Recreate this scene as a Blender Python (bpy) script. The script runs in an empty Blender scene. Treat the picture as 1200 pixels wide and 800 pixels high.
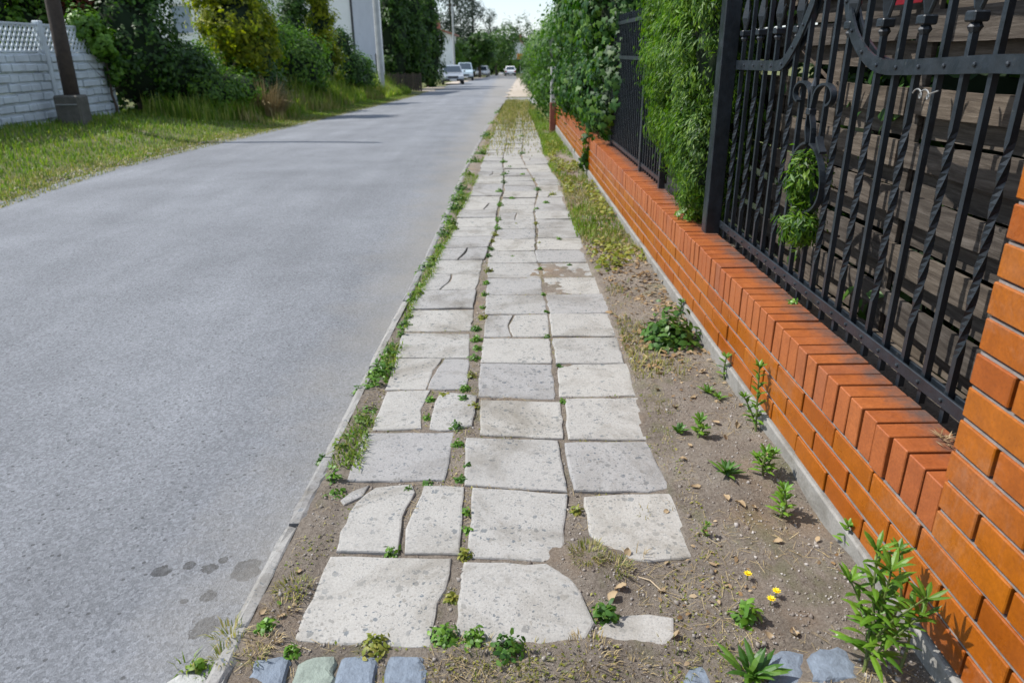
import bpy, math, random
import numpy as np
from mathutils import Matrix, Vector
random.seed(7)
RNG = np.random.default_rng(7)
S = bpy.context.scene
COL = S.collection
pi = math.pi

# ------------------------------------------------------------------ camera
F_PX, PITCH, ROLL, YAW, CAM_Z = 843.3, 0.38272, -0.00886, 0.00856, 1.36
def cam_axes(p, r, y):
    cp, sp, cy, sy = math.cos(p), math.sin(p), math.cos(y), math.sin(y)
    fwd = np.array([sy*cp, cy*cp, -sp]); rt = np.array([cy, -sy, 0.0]); up = np.cross(rt, fwd)
    c, s = math.cos(r), math.sin(r)
    return c*rt+s*up, -s*rt+c*up, fwd
RT, UP, FW = cam_axes(PITCH, ROLL, YAW)
cam = bpy.data.cameras.new('camera'); camo = bpy.data.objects.new('camera', cam); COL.objects.link(camo)
cam.sensor_width = 36; cam.sensor_fit = 'HORIZONTAL'; cam.lens = 36*F_PX/1200
cam.clip_start = .05; cam.clip_end = 3000
cam.dof.use_dof = True; cam.dof.focus_distance = 2.3; cam.dof.aperture_fstop = 4.6
camo.matrix_world = Matrix(((RT[0], UP[0], -FW[0], 0), (RT[1], UP[1], -FW[1], 0), (RT[2], UP[2], -FW[2], CAM_Z), (0, 0, 0, 1)))
S.camera = camo
# ------------------------------------------------------------------ sky, sun, exposure
SUN_EL, SUN_AZ = math.radians(52), math.radians(-79)          # azimuth from +Y, clockwise: the sun stands over the left side
w = bpy.data.worlds.new('World'); S.world = w; w.use_nodes = True
nt = w.node_tree; sky = nt.nodes.new('ShaderNodeTexSky'); sky.sky_type = 'NISHITA'; sky.sun_disc = False
sky.sun_elevation = SUN_EL; sky.sun_rotation = SUN_AZ; sky.air_density = 1.0; sky.dust_density = 0.35; sky.ozone_density = 2.0
bg = nt.nodes['Background']; veil = nt.nodes.new('ShaderNodeMix'); veil.data_type = 'RGBA'; veil.inputs[0].default_value = .62; veil.inputs[7].default_value = (3.2, 3.6, 4.3, 1)   # thin even veil of high cloud
nt.links.new(sky.outputs[0], veil.inputs[6]); nt.links.new(veil.outputs[2], bg.inputs[0]); bg.inputs[1].default_value = 0.15
sl = bpy.data.lights.new('sun', 'SUN'); sl.energy = 4.0; sl.angle = math.radians(.6); sl.color = (1, .965, .91)
so = bpy.data.objects.new('sun', sl); COL.objects.link(so)
sd = Vector((math.sin(SUN_AZ)*math.cos(SUN_EL), math.cos(SUN_AZ)*math.cos(SUN_EL), math.sin(SUN_EL)))
so.rotation_euler = (-sd).to_track_quat('-Z', 'Y').to_euler(); so.location = (-20, 5, 30)
S.view_settings.view_transform = 'Standard'; S.view_settings.look = 'None'; S.view_settings.gamma = 1
S.view_settings.exposure = 0.6

# ------------------------------------------------------------------ pixels to places
def ray(px, py): return RT*((px-600)/F_PX) - UP*((py-400)/F_PX) + FW
def on_z(px, py, z=0.0):
    d = ray(px, py); s = (z-CAM_Z)/d[2]; return np.array([d[0]*s, d[1]*s, z])
def on_x(px, py, X):
    d = ray(px, py); s = X/d[0]; return np.array([X, d[1]*s, CAM_Z+d[2]*s])
def on_y(px, py, Y):
    d = ray(px, py); s = Y/d[1]; return np.array([d[0]*s, Y, CAM_Z+d[2]*s])
# long profile of the street: level at first, then falling gently away
_ty = np.arange(-20, 900, .5)
_tb = np.interp(_ty, [-20, 8, 12.4, 16.4, 24, 41, 62, 125, 200, 420, 900], [0, 0, -.07, -.16, -.36, -.72, -1.05, -2.4, -3.6, -5, -5])
_tb = np.where(_ty > 9, np.convolve(np.pad(_tb, 4, mode='edge'), np.ones(9)/9, 'valid'), _tb)
def B(y): return np.interp(y, _ty, _tb)
def XR(y): return np.interp(y, [0, 1.3, 3, 5, 7, 9.3, 16, 24, 41, 62, 125, 200, 900], [-.70, -.69, -.63, -.55, -.51, -.49, -.36, -.16, .3, .9, 2.6, 5, 30])
def XL(y): return np.interp(y, [-20, 5, 7.6, 10, 12.5, 16.4, 24, 41, 62, 125, 200, 900], [-5.0, -5.1, -5.2, -5.4, -5.3, -5.1, -5.0, -4.6, -4.2, -2.7, -.5, 24])
def on_ground(px, py):
    d = ray(px, py); s = 1.0
    for _ in range(60):
        z = B(d[1]*s); s = .5*s + .5*(z-CAM_Z)/d[2]
    return np.array([d[0]*s, d[1]*s, B(d[1]*s)])
def ground_left(x, y):
    d = np.clip((XL(y)-x)/3.0, 0, 1); return B(y)-.055+.36*d*d*(3-2*d)*np.interp(y, [0, 30, 60], [1, 1, .4])

# ------------------------------------------------------------------ noise and mesh helpers
_perm = np.random.default_rng(3).random((256, 256))
def vnoise(x, y):
    x = np.asarray(x, float); y = np.asarray(y, float)
    xi = np.floor(x).astype(int); yi = np.floor(y).astype(int); u = x-xi; v = y-yi
    u = u*u*(3-2*u); v = v*v*(3-2*v)
    g = lambda a, b: _perm[a & 255, b & 255]
    return (g(xi, yi)*(1-u)+g(xi+1, yi)*u)*(1-v)+(g(xi, yi+1)*(1-u)+g(xi+1, yi+1)*u)*v
def fbm(x, y, o=4):
    s = 0; a = .5
    for i in range(o): s = s+a*(vnoise(x*2**i+17*i, y*2**i+31*i)-.5); a *= .5
    return s
MESHES = {}
def raw_mesh(name, V, Fs, smooth=False):
    m = bpy.data.meshes.new(name); V = np.asarray(V, np.float32).reshape(-1, 3)
    if isinstance(Fs, np.ndarray):
        k = Fs.shape[1]; n = len(Fs)
        m.vertices.add(len(V)); m.vertices.foreach_set('co', V.ravel())
        m.loops.add(n*k); m.loops.foreach_set('vertex_index', Fs.ravel().astype(np.int32))
        m.polygons.add(n); m.polygons.foreach_set('loop_start', np.arange(0, n*k, k, dtype=np.int32))
        m.polygons.foreach_set('loop_total', np.full(n, k, np.int32)); m.update(calc_edges=True)
    else:
        m.from_pydata([tuple(map(float, v)) for v in V], [], [tuple(int(i) for i in f) for f in Fs]); m.update()
    if smooth: m.polygons.foreach_set('use_smooth', np.ones(len(m.polygons), bool))
    return m
WL = {}
def tag(o, label=None, cat=None, group=None, kind=None):
    if label: o['label'] = label
    if cat: o['category'] = cat
    if group: o['group'] = group
    if kind: o['kind'] = kind
    return o
def obj(name, V, Fs, mat, parent=None, origin=None, smooth=False):
    """V in world metres; the object's origin sits at its base."""
    V = np.asarray(V, float).reshape(-1, 3)
    if origin is None: origin = np.array([(V[:, 0].min()+V[:, 0].max())/2, (V[:, 1].min()+V[:, 1].max())/2, V[:, 2].min()])
    origin = np.asarray(origin, float)
    m = raw_mesh(name, V-origin, Fs, smooth); m.materials.append(mat)
    o = bpy.data.objects.new(name, m); COL.objects.link(o); WL[o.name] = origin
    if parent is not None:
        o.parent = parent; o.location = origin-WL[parent.name]
    else: o.location = origin
    return o
def empty(name, loc):
    o = bpy.data.objects.new(name, None); COL.objects.link(o); o.location = tuple(loc); o.empty_display_size = .2
    WL[o.name] = np.array(loc, float); return o
def inst(name, mesh, loc, parent=None, rot=None):
    o = bpy.data.objects.new(name, mesh); COL.objects.link(o); WL[o.name] = np.array(loc, float)
    if parent is not None: o.parent = parent; o.location = np.array(loc)-WL[parent.name]
    else: o.location = loc
    if rot is not None: o.rotation_euler = rot
    return o
class MB:
    def __init__(s): s.V = []; s.F = []
    def add(s, V, Fs):
        b = len(s.V); s.V += [tuple(map(float, v)) for v in V]; s.F += [tuple(i+b for i in f) for f in Fs]; return s
    def box(s, x0, x1, y0, y1, z0, z1, bev=0):
        if bev <= 0:
            V = [(x, y, z) for z in (z0, z1) for y in (y0, y1) for x in (x0, x1)]
            return s.add(V, [(0, 2, 3, 1), (4, 5, 7, 6), (0, 1, 5, 4), (2, 6, 7, 3), (0, 4, 6, 2), (1, 3, 7, 5)])
        c = ((x0+x1)/2, (y0+y1)/2, (z0+z1)/2); h = ((x1-x0)/2, (y1-y0)/2, (z1-z0)/2); V = []; idx = {}
        for sx in (-1, 1):
            for sy in (-1, 1):
                for sz in (-1, 1):
                    for a in range(3):
                        q = [sx*(h[0]-bev), sy*(h[1]-bev), sz*(h[2]-bev)]; q[a] += (sx, sy, sz)[a]*bev
                        idx[(sx, sy, sz, a)] = len(V); V.append((c[0]+q[0], c[1]+q[1], c[2]+q[2]))
        Fs = []
        for a in range(3):
            b, d = [i for i in range(3) if i != a]
            for sg in (-1, 1):
                r = []
                for (p, q) in ((-1, -1), (1, -1), (1, 1), (-1, 1)):
                    k = [0, 0, 0]; k[a] = sg; k[b] = p; k[d] = q; r.append(idx[(*k, a)])
                if (sg > 0) == (a == 1): r = r[::-1]
                Fs.append(r)
        for a in range(3):
            b, d = [i for i in range(3) if i != a]
            for p in (-1, 1):
                for q in (-1, 1):
                    k0 = [0, 0, 0]; k1 = [0, 0, 0]; k0[a] = -1; k1[a] = 1; k0[b] = k1[b] = p; k0[d] = k1[d] = q
                    Fs.append([idx[(*k0, b)], idx[(*k1, b)], idx[(*k1, d)], idx[(*k0, d)]])
        for sx in (-1, 1):
            for sy in (-1, 1):
                for sz in (-1, 1): Fs.append([idx[(sx, sy, sz, a)] for a in range(3)])
        return s.add(V, Fs)
    def tube(s, pts, rad, n=8, cap=True):
        pts = [np.array(p, float) for p in pts]; m = len(pts)
        rad = [rad]*m if np.isscalar(rad) else rad; V = []; u = None
        for i in range(m):
            t = pts[min(i+1, m-1)]-pts[max(i-1, 0)]; t = t/(np.linalg.norm(t)+1e-9)
            if u is None: u = np.cross(t, (1, 0, 0) if abs(t[0]) < .8 else (0, 1, 0))
            u = u-t*(u@t); u = u/(np.linalg.norm(u)+1e-9); v = np.cross(t, u)
            for k in range(n):
                a = 2*pi*k/n; V.append(pts[i]+rad[i]*(math.cos(a)*u+math.sin(a)*v))
        Fs = [(i*n+k, i*n+(k+1) % n, (i+1)*n+(k+1) % n, (i+1)*n+k) for i in range(m-1) for k in range(n)]
        if cap: Fs += [tuple(range(n))[::-1], tuple(range((m-1)*n, m*n))]
        return s.add(V, Fs)
    def band(s, pts, hw, ht, axis=(1, 0, 0)):
        """flat bar swept along pts: thickness ht*2 in the sweep plane, width hw*2 along axis"""
        pts = [np.array(p, float) for p in pts]; m = len(pts); ax = np.array(axis, float); V = []
        for i in range(m):
            t = pts[min(i+1, m-1)]-pts[max(i-1, 0)]; t = t/np.linalg.norm(t); nn = np.cross(ax, t)
            for a, b in ((-1, -1), (1, -1), (1, 1), (-1, 1)): V.append(pts[i]+ax*hw*a+nn*ht*b)
        Fs = [(i*4+k, i*4+(k+1) % 4, i*4+4+(k+1) % 4, i*4+4+k) for i in range(m-1) for k in range(4)]+[(0, 1, 2, 3), (4*m-4, 4*m-1, 4*m-2, 4*m-3)]
        return s.add(V, Fs)
    def prism(s, prof, y0, y1, axis='y'):
        n = len(prof); V = [(a, y0, b) for a, b in prof]+[(a, y1, b) for a, b in prof]
        if axis == 'x': V = [(v[1], v[0], v[2]) for v in V]
        return s.add(V, [tuple(range(n)), tuple(range(2*n-1, n-1, -1))]+[(k, n+k, n+(k+1) % n, (k+1) % n) for k in range(n)])
    def lathe(s, c, prof, n=12):
        V = [(c[0]+r*math.cos(2*pi*k/n), c[1]+r*math.sin(2*pi*k/n), c[2]+z) for r, z in prof for k in range(n)]; m = len(prof)
        return s.add(V, [(i*n+k, i*n+(k+1) % n, (i+1)*n+(k+1) % n, (i+1)*n+k) for i in range(m-1) for k in range(n)]+[tuple(range(n))[::-1], tuple(range((m-1)*n, m*n))])
    def build(s, name, mat, parent=None, origin=None, smooth=False): return obj(name, s.V, s.F, mat, parent, origin, smooth)

# ------------------------------------------------------------------ materials
def lin(r, g, b): return tuple(((c/255)/12.92 if c/255 <= .04045 else ((c/255+.055)/1.055)**2.4) for c in (r, g, b))+(1,)
class Mat:
    def __init__(s, name):
        s.m = bpy.data.materials.new(name); s.m.use_nodes = True; s.t = s.m.node_tree; s.b = s.t.nodes['Principled BSDF']; s.out = s.t.nodes['Material Output']
        s.pos = s.n('ShaderNodeNewGeometry').outputs['Position']
    def n(s, t): return s.t.nodes.new(t)
    def l(s, a, b): s.t.links.new(a, b)
    def noise(s, sc, det=4, ro=.6, vec=None, dist=0):
        x = s.n('ShaderNodeTexNoise'); x.inputs['Scale'].default_value = sc; x.inputs['Detail'].default_value = det; x.inputs['Roughness'].default_value = ro; x.inputs['Distortion'].default_value = dist
        s.l(vec or s.pos, x.inputs['Vector']); return x.outputs['Fac']
    def voro(s, sc, out='Distance', feat='F1', vec=None):
        x = s.n('ShaderNodeTexVoronoi'); x.feature = feat; x.inputs['Scale'].default_value = sc; s.l(vec or s.pos, x.inputs['Vector']); return x.outputs[out]
    def ramp(s, fac, stops):
        x = s.n('ShaderNodeValToRGB'); e = x.color_ramp.elements
        while len(e) < len(stops): e.new(.5)
        for k, (p, c) in enumerate(stops): e[k].position = p; e[k].color = c if len(c) == 4 else (*c, 1)
        s.l(fac, x.inputs[0]); return x.outputs[0]
    def mix(s, fac, a, b, mode='MIX'):
        x = s.n('ShaderNodeMix'); x.data_type = 'RGBA'; x.blend_type = mode
        for v, i in ((fac, 0), (a, 6), (b, 7)):
            if hasattr(v, 'is_output'): s.l(v, x.inputs[i])
            else: x.inputs[i].default_value = v
        return x.outputs[2]
    def math(s, op, a, b=0.0, clamp=False):
        x = s.n('ShaderNodeMath'); x.operation = op; x.use_clamp = clamp
        for v, i in ((a, 0), (b, 1)):
            if hasattr(v, 'is_output'): s.l(v, x.inputs[i])
            else: x.inputs[i].default_value = v
        return x.outputs[0]
    def scale(s, v):
        x = s.n('ShaderNodeMapping'); x.inputs['Scale'].default_value = v; s.l(s.pos, x.inputs['Vector']); return x.outputs[0]
    def objrand(s): return s.n('ShaderNodeObjectInfo').outputs['Random']
    def island(s): return s.n('ShaderNodeNewGeometry').outputs['Random Per Island']
    def bump(s, h, st, dist):
        x = s.n('ShaderNodeBump'); x.inputs['Strength'].default_value = st; x.inputs['Distance'].default_value = dist; s.l(h, x.inputs['Height']); s.l(x.outputs[0], s.b.inputs['Normal']); return x.outputs[0]
    def fin(s, col=None, rough=.8, metal=0, spec=.5):
        if col is not None:
            if hasattr(col, 'is_output'): s.l(col, s.b.inputs['Base Color'])
            else: s.b.inputs['Base Color'].default_value = col if len(col) == 4 else (*col, 1)
        if hasattr(rough, 'is_output'): s.l(rough, s.b.inputs['Roughness'])
        else: s.b.inputs['Roughness'].default_value = rough
        s.b.inputs['Metallic'].default_value = metal; s.b.inputs['Specular IOR Level'].default_value = spec
        return s.m
def g3(v, t=(1, 1, 1)): return (v*t[0], v*t[1], v*t[2], 1)

def m_asphalt():
    a = Mat('asphalt'); cool = (.95, .99, 1.06)
    fine = a.noise(170, 3, .8); cell = a.voro(120, 'Color'); grey = a.n('ShaderNodeRGBToBW'); a.l(cell, grey.inputs[0])
    agg = a.ramp(grey.outputs[0], [(.1, g3(.12, cool)), (.5, g3(.21, cool)), (.9, g3(.32, cool))])
    c = a.mix(.45, agg, a.ramp(fine, [(.3, g3(.10, cool)), (.55, g3(.225, cool)), (.75, g3(.36, cool))]))
    big = a.noise(.9, 5, .6); c = a.mix(1, c, a.ramp(big, [(.3, g3(.84)), (.7, g3(1.14))]), 'MULTIPLY')
    streak = a.noise(1.6, 4, .6, a.scale((1.6, .16, 1))); c = a.mix(1, c, a.ramp(streak, [(.3, g3(.90)), (.7, g3(1.10))]), 'MULTIPLY')
    pr = a.n('ShaderNodeRGBToBW'); a.l(a.voro(38, 'Color'), pr.inputs[0]); pit = a.math('MULTIPLY', a.math('LESS_THAN', a.voro(38), .22), a.math('LESS_THAN', pr.outputs[0], .30)); c = a.mix(a.math('MULTIPLY', pit, .7), c, g3(.05))
    # ragged dark blots and dots near the kerb
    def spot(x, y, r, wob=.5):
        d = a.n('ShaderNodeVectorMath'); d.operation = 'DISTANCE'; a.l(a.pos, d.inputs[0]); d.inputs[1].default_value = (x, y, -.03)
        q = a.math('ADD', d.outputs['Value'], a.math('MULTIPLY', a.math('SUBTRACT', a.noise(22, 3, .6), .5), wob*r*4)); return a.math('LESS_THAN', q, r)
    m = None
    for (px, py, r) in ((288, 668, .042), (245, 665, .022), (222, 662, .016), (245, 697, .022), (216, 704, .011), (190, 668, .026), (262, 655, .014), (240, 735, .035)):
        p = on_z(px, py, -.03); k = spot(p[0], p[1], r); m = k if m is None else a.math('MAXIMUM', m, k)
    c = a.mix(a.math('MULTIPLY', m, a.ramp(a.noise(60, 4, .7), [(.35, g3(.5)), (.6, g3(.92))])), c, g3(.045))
    # sand and dust blown to the edges
    x = a.n('ShaderNodeSeparateXYZ'); a.l(a.pos, x.inputs[0])
    e = a.math('ADD', a.math('ADD', x.outputs[0], .62), a.math('MULTIPLY', a.noise(2.2, 5, .7), .9))
    c = a.mix(a.ramp(e, [(.0, g3(0)), (.03, g3(0)), (.55, g3(.62))]), c, (.27, .25, .22, 1))
    a.bump(a.math('ADD', fine, a.math('MULTIPLY', grey.outputs[0], .9)), .8, .008)
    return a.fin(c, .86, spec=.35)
def m_concrete(name, v=.42, tint=(1, .975, .93), pebbles=True, sc=1.0):
    a = Mat(name); n1 = a.noise(9*sc, 6, .65); c = a.ramp(n1, [(.25, g3(v*.78, tint)), (.5, g3(v, tint)), (.75, g3(v*1.12, tint))])
    c = a.mix(.5, c, a.ramp(a.noise(150, 2, .7), [(.3, g3(v*.72, tint)), (.7, g3(v*1.2, tint))]))
    if pebbles:
        wv = a.n('ShaderNodeTexNoise'); wv.inputs['Scale'].default_value = 70; wv.inputs['Detail'].default_value = 2; a.l(a.pos, wv.inputs['Vector']); va = a.n('ShaderNodeVectorMath'); va.operation = 'MULTIPLY_ADD'; a.l(wv.outputs['Color'], va.inputs[0]); va.inputs[1].default_value = (.022, .022, .022); a.l(a.pos, va.inputs[2]); vec = va.outputs[0]
        worn = a.ramp(a.noise(2.6, 3, .6), [(.34, g3(.3)), (.56, g3(1))])
        for sc_, cut, dens in ((44, .52, .30), (95, .55, .40), (170, .50, .42)):
            r = a.n('ShaderNodeSeparateColor'); a.l(a.voro(sc_, 'Color', vec=vec), r.inputs[0]); d = a.voro(sc_, vec=vec)
            thr = a.math('MULTIPLY', a.math('LESS_THAN', d, a.math('MULTIPLY', r.outputs[1], cut)), a.math('LESS_THAN', r.outputs[0], dens)); thr = a.math('MULTIPLY', thr, worn)
            c = a.mix(a.math('MULTIPLY', thr, .8), c, a.mix(r.outputs[2], (.075, .10, .125, 1), (.24, .225, .20, 1)))
    rnd = a.objrand(); c = a.mix(1, c, a.ramp(rnd, [(0, (.86, .86, .88, 1)), (.5, (1, .99, .97, 1)), (1, (1.08, 1.06, 1.02, 1))]), 'MULTIPLY')
    st = a.noise(2.2*sc, 5, .7, None, 1.0); c = a.mix(1, c, a.ramp(st, [(.30, (.60, .575, .53, 1)), (.52, g3(1))]), 'MULTIPLY')
    a.bump(a.math('ADD', a.noise(110, 4, .7), a.math('MULTIPLY', n1, 2)), .45, .004)
    return a.fin(c, .88, spec=.3)
def m_soil():
    a = Mat('soil'); n = a.noise(6, 7, .7); c = a.ramp(n, [(.28, (.125, .098, .075, 1)), (.5, (.25, .205, .162, 1)), (.72, (.35, .305, .255, 1))])
    c = a.mix(.4, c, a.ramp(a.noise(90, 3, .8), [(.32, (.09, .072, .058, 1)), (.68, (.44, .39, .33, 1))]))
    # patch of reddish sand and green moss film
    c = a.mix(a.ramp(a.noise(1.7, 4, .6), [(.56, g3(0)), (.72, g3(.55))]), c, (.34, .215, .12, 1))
    c = a.mix(a.ramp(a.noise(4.3, 5, .7, a.scale((1, .6, 1))), [(.55, g3(0)), (.72, g3(.6))]), c, (.13, .15, .045, 1))
    a.bump(a.noise(95, 6, .8), 1.0, .018); return a.fin(c, .95, spec=.2)
def m_ground():
    a = Mat('grass_ground'); n = a.noise(3, 7, .7); c = a.ramp(n, [(.25, (.045, .06, .018, 1)), (.5, (.10, .115, .035, 1)), (.75, (.21, .18, .085, 1))])
    c = a.mix(a.ramp(a.noise(.8, 5, .7), [(.5, g3(0)), (.7, g3(.6))]), c, (.22, .19, .13, 1)); a.bump(a.noise(40, 5, .7), .7, .03); return a.fin(c, .95, spec=.2)
def m_sand():
    a = Mat('sand'); c = a.ramp(a.noise(4, 6, .7), [(.3, (.30, .25, .20, 1)), (.6, (.46, .40, .33, 1)), (.8, (.52, .47, .40, 1))]); a.bump(a.noise(60, 4, .7), .6, .01); return a.fin(c, .95, spec=.2)
def m_brick():
    a = Mat('glazed_brick'); r = a.objrand()
    c = a.ramp(r, [(0, (.275, .068, .004, 1)), (.35, (.315, .086, .004, 1)), (.7, (.33, .096, .004, 1)), (1, (.285, .070, .007, 1))])
    n = a.noise(14, 5, .6); c = a.mix(1, c, a.ramp(n, [(.3, (.82, .80, .80, 1)), (.7, (1.1, 1.1, 1.08, 1))]), 'MULTIPLY')
    c = a.mix(a.ramp(a.noise(5, 6, .75), [(.56, g3(0)), (.8, g3(.45))]), c, (.33, .135, .06, 1))
    c = a.mix(a.ramp(a.noise(2.2, 6, .8, None, .6), [(.55, g3(0)), (.75, g3(.30))]), c, (.36, .25, .19, 1))
    c = a.mix(1, c, a.ramp(a.noise(130, 3, .75), [(.3, (.80, .78, .76, 1)), (.65, (1.12, 1.12, 1.12, 1))]), 'MULTIPLY')
    rough = a.ramp(a.noise(20, 4, .6), [(.3, g3(.24)), (.7, g3(.46))]); a.bump(a.noise(30, 3, .5), .12, .004)
    return a.fin(c, rough, spec=.38)
def m_coping():
    a = Mat('coping_brick'); r = a.objrand()
    c = a.ramp(r, [(0, (.30, .082, .022, 1)), (.4, (.325, .094, .024, 1)), (.8, (.345, .104, .027, 1)), (1, (.26, .082, .034, 1))])
    c = a.mix(1, c, a.ramp(a.noise(16, 5, .65), [(.3, (.84, .80, .80, 1)), (.7, (1.1, 1.1, 1.1, 1))]), 'MULTIPLY')
    x = a.n('ShaderNodeSeparateXYZ'); a.l(a.pos, x.inputs[0])     # soot and lichen stains towards the railing
    e = a.math('ADD', x.outputs[0], a.math('MULTIPLY', a.math('SUBTRACT', a.noise(26, 5, .7), .5), .13))
    up = a.n('ShaderNodeSeparateXYZ'); gn = a.n('ShaderNodeNewGeometry'); a.l(gn.outputs['Normal'], up.inputs[0])
    e = a.math('MULTIPLY', a.math('MULTIPLY', a.math('SUBTRACT', e, 1.045), 16, True), a.math('GREATER_THAN', up.outputs[2], .5))
    c = a.mix(a.math('MULTIPLY', e, a.ramp(a.noise(9, 4, .7), [(.35, g3(.25)), (.6, g3(.85))])), c, (.075, .066, .062, 1))
    c = a.mix(1, c, a.ramp(a.noise(130, 3, .75), [(.3, (.80, .78, .76, 1)), (.65, (1.12, 1.12, 1.12, 1))]), 'MULTIPLY')
    a.bump(a.noise(60, 4, .6), .2, .003); return a.fin(c, a.ramp(a.noise(20, 4, .6), [(.3, g3(.34)), (.7, g3(.58))]), spec=.45)
def m_simple(name, col, rough=.7, var=.25, sc=8, bump=.2, bsc=60, metal=0, spec=.5, bd=.004):
    a = Mat(name); col = np.array(col[:3]); c = a.ramp(a.noise(sc, 5, .65), [(.25, (*(col*(1-var)), 1)), (.75, (*(col*(1+var)), 1))])
    if bump: a.bump(a.noise(bsc, 4, .6), bump, bd)
    return a.fin(c, rough, metal, spec)
def m_iron():
    a = Mat('black_iron'); c = a.ramp(a.noise(12, 5, .7), [(.35, (.006, .009, .012, 1)), (.62, (.014, .020, .027, 1)), (.82, (.036, .045, .054, 1))])
    c = a.mix(a.ramp(a.noise(34, 5, .75), [(.64, g3(0)), (.75, g3(.5))]), c, (.15, .15, .145, 1))
    a.bump(a.noise(70, 4, .7), .35, .003); return a.fin(c, a.ramp(a.noise(25, 3, .6), [(.3, g3(.30)), (.7, g3(.52))]), spec=.55)
def m_plank():
    a = Mat('weathered_wood'); v = a.scale((14, 1.2, 16)); n = a.noise(3.2, 6, .7, v, .6)
    c = a.ramp(n, [(.25, (.028, .022, .018, 1)), (.5, (.085, .071, .057, 1)), (.75, (.17, .148, .125, 1))])
    c = a.mix(1, c, a.ramp(a.objrand(), [(0, (.72, .72, .74, 1)), (1, (1.18, 1.12, 1.05, 1))]), 'MULTIPLY')
    k = a.voro(5.5, vec=a.scale((1, .7, 2.2))); c = a.mix(a.ramp(k, [(.05, g3(.75)), (.10, g3(0))]), c, (.05, .035, .025, 1))
    a.bump(n, .6, .006); return a.fin(c, .85, spec=.25)
def m_leaf(name, cols, rough=.45, trans=.28, spec=.4, tcol=None):
    a = Mat(name); st = [(i/max(1, len(cols)-1), (*c, 1)) for i, c in enumerate(cols)]
    c = a.ramp(a.island(), st); c = a.mix(1, c, a.ramp(a.noise(1.8, 3, .6), [(.3, g3(.72)), (.7, g3(1.2))]), 'MULTIPLY')
    m = a.fin(c, rough, spec=spec); tr = a.n('ShaderNodeBsdfTranslucent')
    a.l(a.mix(1, c, tcol or (1.25, 1.45, .5, 1), 'MULTIPLY'), tr.inputs[0]); mx = a.n('ShaderNodeMixShader'); mx.inputs[0].default_value = trans
    a.l(a.b.outputs[0], mx.inputs[1]); a.l(tr.outputs[0], mx.inputs[2]); a.l(mx.outputs[0], a.out.inputs[0]); return m
def m_glass(name, col=(.03, .045, .06)): return m_simple(name, col, .06, .1, 2, 0, spec=.8)
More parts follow.
